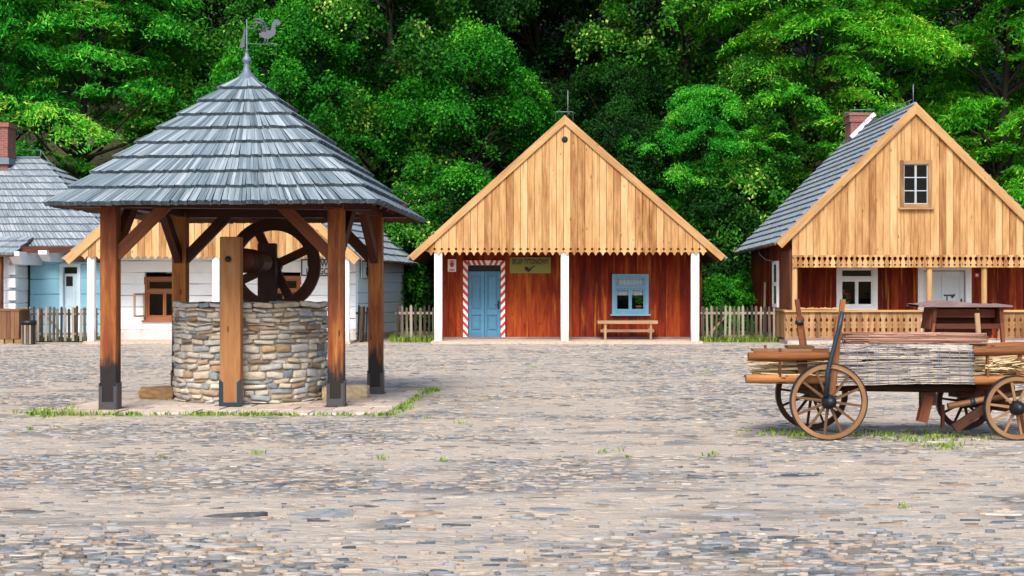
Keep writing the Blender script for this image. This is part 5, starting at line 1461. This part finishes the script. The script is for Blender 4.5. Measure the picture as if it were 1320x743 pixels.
# ------------------------------------------------------------------ red wooden stall behind the cart
def stall():
    D = 34.4; t = thing('wooden_stall', (PX(1246, D), D, 0), 'dark red wooden stall box with a wavy grey lid before the porch', 'stall')
    X = lambda px: PX(px, D); Z = lambda py: PZ(py, D)
    for px0, px1, sl in ((1203, 1208, -5), (1288, 1293, 3)):
        mb = MB()
        mb.prism([(X(px0 + sl), .0), (X(px1 + sl), .0), (X(px1), Z(396)), (X(px0), Z(396))], D - .02, D + .05)
        mb.prism([(X(px0 + sl), .5), (X(px1 + sl), .5), (X(px1), Z(396)), (X(px0), Z(396))], D + .05, D + .75)
        mb.build('side_panel', M['kiosk'], t)
    mb = MB(); mb.box(X(1203), X(1292), D + .7, D + .74, .3, Z(394), 0); mb.build('back_panel', M['kiosk'], t)
    mb = MB(); mb.box(X(1206), X(1289), D - .03, D + .03, Z(424), Z(417.5), 0); mb.build('front_rail', M['kiosk'], t)
    mb = MB(); mb.box(X(1209), X(1288), D + .02, D + .7, Z(423), Z(421), 0); mb.build('shelf', M['kiosk'], t)
    mb = MB(); mb.box(X(1208), X(1287), D + .25, D + .3, Z(410), Z(399), 0); mb.build('front_panel', M['kiosk'], t)
    for px in (1203, 1290):
        mb = MB(); mb.beam((X(px - (4 if px < 1250 else -3)), D - .05, 0), (X(px), D - .05, Z(417)), .07, .07); mb.build('leg', M['rung'], t)
    # wavy lid
    mb = MB(); n = 44; k = 6
    def zz(px, v):
        u = (px - 1182) / 121
        return Z(393.5) + .015 * math.sin(px * .5) * .4 + (.10 * math.exp(-((px - 1213) / 14) ** 2) + .075 * math.exp(-((px - 1240) / 16) ** 2) + .03 * math.exp(-((px - 1226) / 8) ** 2)) * (1 - .25 * v) + .03 * v
    for i in range(n):
        for j in range(k):
            a, b = 1182 + 121 * i / n, 1182 + 121 * (i + 1) / n; v0, v1 = j / k, (j + 1) / k
            y0, y1 = D - .14 + 1.0 * v0, D - .14 + 1.0 * v1
            q = [(X(a), y0, zz(a, v0)), (X(b), y0, zz(b, v0)), (X(b), y1, zz(b, v1)), (X(a), y1, zz(a, v1))]
            uv = [(X(a), y0), (X(b), y0), (X(b), y1), (X(a), y1)]
            mb.face(q, uv, .5); mb.face([(p[0], p[1], Z(396)) for p in q[::-1]], uv, .5)
            if j == 0: mb.face([(X(a), y0, Z(396)), (X(b), y0, Z(396)), q[1], q[0]], [(X(a), 0), (X(b), 0), (X(b), .1), (X(a), .1)], .3)
            if j == k - 1: mb.face([(X(b), y1, Z(396)), (X(a), y1, Z(396)), q[3], q[2]], None, .3)
        
    mb.build('lid', M['lid'], t)
    mb = MB(); mb.lathe((X(1264), D + .23, Z(398.5)), [(0, -.04), (.03, -.04), (.035, 0), (0, .02)], 10, 'Y'); mb.build('knob', M['olive'], t)
    # small iron crank standing on the lid
    o = MB(); z = Z(388)
    o.tube([(X(1224), D + .2, z - .02), (X(1224), D + .2, Z(382))], .018, 6); o.tube([(X(1220), D + .2, Z(381)), (X(1234), D + .2, Z(381))], .025, 6); o.tube([(X(1230), D + .2, Z(384)), (X(1234), D + .2, Z(380))], .03, 6)
    ob = o.build('iron_crank', M['iron'], base=(X(1226), D + .2, z)); tag(ob, 'small black iron crank standing on the lid of the red stall', 'crank')
    mb = MB(); mb.tube([P(1263, 440, D - .3), P(1261, 405, D - .3)], .03, 8)
stall()

# ------------------------------------------------------------------ grass and weeds
def blades(pts, hmin, hmax, per, spread, seed, wd=.012):
    rs = np.random.default_rng(seed)
    pts = np.array(pts); c = np.repeat(pts, per, 0); n = len(c)
    c = c + np.concatenate([rs.normal(size=(n, 2)) * spread, np.zeros((n, 1))], 1)
    h = rs.uniform(hmin, hmax, n); a = rs.uniform(0, 6.283, n); ln = rs.uniform(.1, .8, n) * h
    dx, dy = np.cos(a), np.sin(a)
    tip = c + np.stack([dx * ln, dy * ln, h], 1); mid = c + np.stack([dx * ln * .35, dy * ln * .35, h * .6], 1)
    sd = np.stack([-dy, dx, np.zeros(n)], 1) * wd
    V = np.stack([c - sd, c + sd, mid + sd * .8, mid - sd * .8, tip + sd * .1, tip - sd * .1], 1).reshape(-1, 3)
    b = (np.arange(n) * 6)[:, None]
    Q = np.concatenate([b + np.array([[0, 1, 2, 3]]), b + np.array([[3, 2, 4, 5]])], 0)
    r = rs.random(n); return V, Q, np.concatenate([r, r])
def grass_obj(name, pts, label, *a, **k):
    V, Q, r = blades(pts, *a, **k)
    o = bpy.data.objects.new(name, np_mesh(name, V, Q, r, M['grass'])); COL.objects.link(o); tag(o, label, 'grass', kind='stuff')
rs = random.Random(5)
pts = []
for i in range(150):
    u = rs.random()
    if 0.5 * math.sin(u * 31) + .5 * math.sin(u * 13 + 1) + rs.uniform(-.6, .9) < -.1: continue
    pts.append((-6.0 + 4.5 * u, 16.46 - .1 * u + rs.gauss(0, .04), 0))
for i in range(26): 
    v = rs.random(); pts.append((-1.50 + .25 * v + rs.gauss(0, .03), 16.5 + 3.9 * v ** .8, 0))
for i in range(14): pts.append((-1.26 + rs.gauss(0, .08), 20.3 + rs.gauss(0, .12), 0))
for i in range(16): pts.append((-5.75 + rs.gauss(0, .25), 16.9 + rs.gauss(0, .25), 0))
grass_obj('edge_grass', pts, 'green grass and weeds growing along the edge of the well pad', .015, .062, 14, .05, 1, wd=.009)
pts = []
for px, py, k, sp in ((1020, 560, 18, .2), (1040, 562, 16, .15), (1000, 557, 10, .2), (1110, 560, 12, .2), (1140, 562, 10, .1), (1185, 560, 16, .25), (1222, 575, 9, .07), (1222, 578, 8, .05), (1255, 562, 14, .3), (1215, 566, 16, .2), (1170, 570, 8, .12)):
    D = 1.6 * F / (py - HZ)
    for i in range(k): pts.append((PX(px, D) + rs.gauss(0, sp), D + rs.gauss(0, sp * .8), 0))
grass_obj('cart_grass', pts, 'sparse green grass growing between cobbles under the cart', .01, .05, 7, .08, 2, wd=.008)
pts = []
for px, py in ((343, 586), (797, 592), (791, 585), (922, 590), (575, 595), (497, 594), (840, 487), (680, 472), (915, 480), (1170, 655), (545, 540), (595, 547), (45, 555), (75, 552), (690, 475), (204, 595)):
    D = 1.6 * F / (py - HZ)
    for i in range(rs.choice((1, 2, 2))): pts.append((PX(px, D) + rs.gauss(0, .06), D + rs.gauss(0, .06), .01))
grass_obj('yard_weeds', pts, 'small green weeds scattered between the cobbles of the square', .012, .045, 10, .03, 3, wd=.008)
pts = []
for (p0, p1, D, k) in ((505, 565, 38.6, 130), (900, 1000, 38.6, 260), (27, 130, 38.2, 30), (508, 562, 38.0, 14), (902, 1012, 38.0, 26)):
    for i in range(k): pts.append((PX(rs.uniform(p0, p1), D), D + rs.uniform(0, 3 if k > 100 else .12), 0))
grass_obj('fence_grass', pts, 'tall green grass growing behind and along the picket fences', .04, .24, 22, .06, 4, wd=.014)

# ------------------------------------------------------------------ trees
def crown(seed, H, Rc, zlo, npads, per, style):
    """leaf clumps in layered sprays filling an egg shaped crown"""
    rs = np.random.default_rng(seed)
    Vs = []; Rn = []; pads = []
    for i in range(npads):
        t = rs.random() ** .85; z = zlo + (H - zlo) * t
        prof = math.sin(math.pi * min(1, .22 + .78 * (1 - t) ** .8 if t > .4 else .55 + t)) if False else (1 - max(0, (t - .45) / .55) ** 2.2) ** .5 * (.72 + .28 * min(1, t / .3))
        a = rs.uniform(0, 6.283); rr = Rc * prof * (rs.uniform(.45, 1.08) if rs.random() < .85 else rs.uniform(0, .5))
        c = np.array([rr * math.cos(a), rr * math.sin(a), z])
        out = np.array([math.cos(a), math.sin(a), 0])
        size = (rs.uniform(.8, 1.75) if i % 2 == 0 else rs.uniform(.3, .75)) * (Rc / 3.8) ** .5
        if i % 2: c = c + out * rs.uniform(.1, .7) + np.array([0, 0, rs.uniform(-.3, .5)])
        pads.append((c, size))
        n = int(per * size ** 2)
        flat = .16 if style == 'locust' else .40
        nrm = np.array([0, 0, 1]) + out * (.35 if style == 'locust' else .55) + rs.normal(size=3) * .12; nrm /= np.linalg.norm(nrm)
        u = np.cross(nrm, [0.3, .9, .1]); u /= np.linalg.norm(u); v = np.cross(nrm, u)
        # lobes: sub-clusters inside the pad
        nl = rs.integers(6, 11); la = rs.uniform(0, 6.283, nl); lr = size * np.sqrt(rs.uniform(.02, 1, nl)) * .85
        which = rs.integers(0, nl, n); sg = size * (.20 if style == 'locust' else .17)
        pu = lr[which] * np.cos(la[which]) * (1.55 if style == 'locust' else 1.2) + rs.normal(size=n) * sg * (1 + (rs.random(n) < .16) * 1.3); pv = lr[which] * np.sin(la[which]) + rs.normal(size=n) * sg
        lh = rs.normal(size=nl) * size * .16
        rho = np.sqrt(pu ** 2 + pv ** 2) / size
        h = lh[which] + rs.normal(size=n) * size * flat * .35 - (.16 if style == 'locust' else .30) * size * np.minimum(rho, 1.4) ** 2
        pos = c + pu[:, None] * u + pv[:, None] * v + h[:, None] * nrm
        pos[:, 2] -= .10 * size * np.minimum(rho, 1.4) ** 2
        # leaf axes
        rad = pu[:, None] * u + pv[:, None] * v; rad /= (np.linalg.norm(rad, axis=1)[:, None] + 1e-6)
        if style == 'locust':
            ax = rad * .8 + rs.normal(size=(n, 3)) * .55 - np.array([0, 0, .25]); ln = rs.uniform(.06, .13, n); wd = rs.uniform(.018, .034, n)
        elif style == 'linden':
            ax = rad * .5 + rs.normal(size=(n, 3)) * .5 - np.array([0, 0, .55]); ln = rs.uniform(.05, .09, n); wd = rs.uniform(.036, .06, n)
        else:
            ax = rad * .6 + rs.normal(size=(n, 3)) * .6 - np.array([0, 0, .35]); ln = rs.uniform(.05, .10, n); wd = rs.uniform(.03, .05, n)
        ax /= np.linalg.norm(ax, axis=1)[:, None]
        ln2 = nrm + rs.normal(size=(n, 3)) * .5
        sd = np.cross(ax, ln2); sd /= (np.linalg.norm(sd, axis=1)[:, None] + 1e-6)
        A = pos - ax * ln[:, None]; B = pos + sd * wd[:, None] - ax * (ln * .1)[:, None]; C_ = pos + ax * ln[:, None]; Dd = pos - sd * wd[:, None] - ax * (ln * .1)[:, None]
        Vs.append(np.stack([A, B, C_, Dd], 1).reshape(-1, 3))
        pr = rs.normal() * .13
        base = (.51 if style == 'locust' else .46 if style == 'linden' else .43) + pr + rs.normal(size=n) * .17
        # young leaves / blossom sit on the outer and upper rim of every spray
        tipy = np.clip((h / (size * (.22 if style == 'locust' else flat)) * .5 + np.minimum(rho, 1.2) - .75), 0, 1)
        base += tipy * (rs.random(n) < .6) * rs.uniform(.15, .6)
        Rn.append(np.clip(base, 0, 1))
    V = np.concatenate(Vs); n = len(V) // 4
    Q = np.arange(n * 4).reshape(n, 4)
    return V, Q, np.concatenate(Rn), pads
def trunk_mesh(seed, H, zlo, pads, rad):
    mb = MB(); rr = random.Random(seed)
    pts = []; k = 8; x = y = 0
    for i in range(k + 1):
        pts.append(Vector((x, y, H * .88 * i / k - .4))); x += rr.uniform(-.12, .12); y += rr.uniform(-.12, .12)
    mb.tube(pts, [rad * (1 - .88 * i / k) + (rad * .35 if i == 0 else 0) for i in range(k + 1)], 9, False)
    for c, s_ in pads[::2]:
        z0 = max(zlo * .6, c[2] - rr.uniform(.8, 2.2)); f = min(1, z0 / (H * .88)); i = min(k - 1, int(f * k)); p = pts[i].lerp(pts[i + 1], f * k - i)
        e = Vector(c); m = p.lerp(e, .5) + Vector((0, 0, -.15))
        r0 = rad * (1 - .88 * f) * .4 + .02
        mb.tube([p, m, e], [r0, r0 * .6, .015], 5, False)
    return mb
CROWNS = {}
def crown_variant(key):
    if key in CROWNS: return CROWNS[key]
    seed, H, Rc, zlo, npads, per, style = key
    V, Q, r, pads = crown(*key)
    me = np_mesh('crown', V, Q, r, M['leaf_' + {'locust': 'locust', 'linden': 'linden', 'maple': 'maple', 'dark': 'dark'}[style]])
    tb = trunk_mesh(seed, H, zlo, pads, .13 + H * .009)
    to = tb.build('trunk', M['bark']); tm = to.data; bpy.data.objects.remove(to)
    CROWNS[key] = (me, tm); return CROWNS[key]
K_LOC = (21, 14, 4.2, 2.2, 118, 900, 'locust')
K_LOC2 = (22, 13, 4.0, 2.0, 108, 900, 'locust')
K_LIN = (31, 15, 4.0, 2.0, 126, 860, 'linden')
K_LIN2 = (32, 14, 3.8, 1.5, 122, 860, 'linden')
K_MAP = (41, 11, 3.6, 1.0, 112, 880, 'maple')
K_DRK = (51, 15, 4.4, 2.0, 170, 380, 'dark')
def tree(name, key, x, y, rz, sc, label, group=None, mat=None, dz=0):
    me, tm = crown_variant(key)
    t = thing(name, (x, y, hill_z(x, y) + dz), label, 'tree', group or 'trees on the slope behind the houses')
    t.rotation_euler = (0, 0, rz); t.scale = (sc, sc, sc)
    for nm, d in (('crown', me), ('trunk', tm)):
        o = bpy.data.objects.new(nm, d); COL.objects.link(o); o.parent = t
        if nm == 'crown' and mat:
            o.material_slots[0].link = 'OBJECT'; o.material_slots[0].material = M[mat]
X = lambda px, D: PX(px, D)
tree('locust_tree', K_LOC, X(110, 50), 50, .4, 1.0, 'bright feathery locust tree above the pale blue house roof', mat='leaf_acacia')
tree('locust_tree', K_LOC2, X(-30, 48.5), 48.5, 2.4, .9, 'feathery locust tree cut by the left edge of the photo', mat='leaf_acacia')
tree('linden_tree', K_LIN, X(268, 54), 54, 1.0, 1.0, 'blossoming yellow green linden tree left behind the rooster vane')
tree('linden_tree', K_LIN2, X(505, 51), 51, 2.0, 1.05, 'tall linden tree right of the well canopy with pale tips')
tree('maple_tree', K_MAP, X(375, 48.8), 48.8, .2, .9, 'low bright maple tree hidden partly by the canopy roof')
tree('maple_tree', K_MAP, X(610, 49), 49, 2.9, .86, 'bright leafy maple tree left of the middle gable', dz=-.3)
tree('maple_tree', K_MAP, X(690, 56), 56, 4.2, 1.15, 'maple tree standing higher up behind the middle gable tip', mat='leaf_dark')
tree('linden_tree', K_LIN2, X(880, 53), 53, 4.4, 1.05, 'pale blossomed linden tree right above the shop roof slope')
tree('locust_tree', K_LOC2, X(905, 47.6), 47.6, 1.5, .60, 'small bright locust tree in the gap between the two red houses', mat='leaf_acacia')
tree('locust_tree', K_LOC, X(1045, 49), 49, 5.2, .95, 'bright yellow green locust tree behind the brick chimney')
tree('locust_tree', K_LOC2, X(1290, 49.5), 49.5, .9, 1.1, 'tall locust tree right of the carved porch house gable')
tree('maple_tree', K_MAP, X(985, 49), 49, 5.5, .75, 'dark leafy maple tree low behind the long picket fence', mat='leaf_linden')
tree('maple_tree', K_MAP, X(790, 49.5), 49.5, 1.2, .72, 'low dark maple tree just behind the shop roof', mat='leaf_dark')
tree('linden_tree', K_LIN, X(1450, 50), 50, 3.3, 1.05, 'linden tree just beyond the right edge behind the porch house')
tree('locust_tree', K_LOC, X(1600, 51), 51, 1.1, 1.0, 'locust tree well beyond the right edge of the porch house', mat='leaf_acacia')
tree('linden_tree', K_LIN2, X(-180, 50), 50, .6, 1.0, 'linden tree beyond the left edge behind the blue house')
i = 0
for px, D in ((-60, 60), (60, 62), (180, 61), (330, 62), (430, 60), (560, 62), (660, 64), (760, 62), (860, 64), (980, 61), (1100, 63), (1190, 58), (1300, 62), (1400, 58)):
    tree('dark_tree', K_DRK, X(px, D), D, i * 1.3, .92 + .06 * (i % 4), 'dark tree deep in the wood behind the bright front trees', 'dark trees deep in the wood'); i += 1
def shrub(px, D, key, sc, rz, label, mat):
    tree('shrub', key, X(px, D), D, rz, sc, label, 'shrubs behind the fences', mat, dz=-.35)
K_SHR = (61, 3.4, 1.5, .2, 70, 560, 'maple')
K_SHR2 = (62, 5.4, 2.2, .2, 100, 760, 'maple')
shrub(548, 47, K_SHR2, .85, .3, 'leafy green shrub behind the short fence beside the white house', 'leaf_maple')
shrub(520, 46, K_SHR2, .95, 1.8, 'taller dark shrub rising beside the white house roof corner', 'leaf_linden')
shrub(575, 46.2, K_SHR2, .9, 3.1, 'dark shrub tucked behind the left corner of the red shop', 'leaf_dark')
shrub(928, 42.5, K_SHR, .62, 2.2, 'low bright green shrub right behind the long picket fence', 'leaf_bush')
shrub(957, 43.5, K_SHR, .66, 4.0, 'low bright green shrub against the red side wall', 'leaf_bush')
shrub(915, 46, K_SHR2, .95, .7, 'tall dark shrub at the right corner of the red shop', 'leaf_dark')
shrub(960, 47, K_SHR2, 1.08, 5.0, 'tall shrub with pale leaves behind the porch house eave', 'leaf_linden')
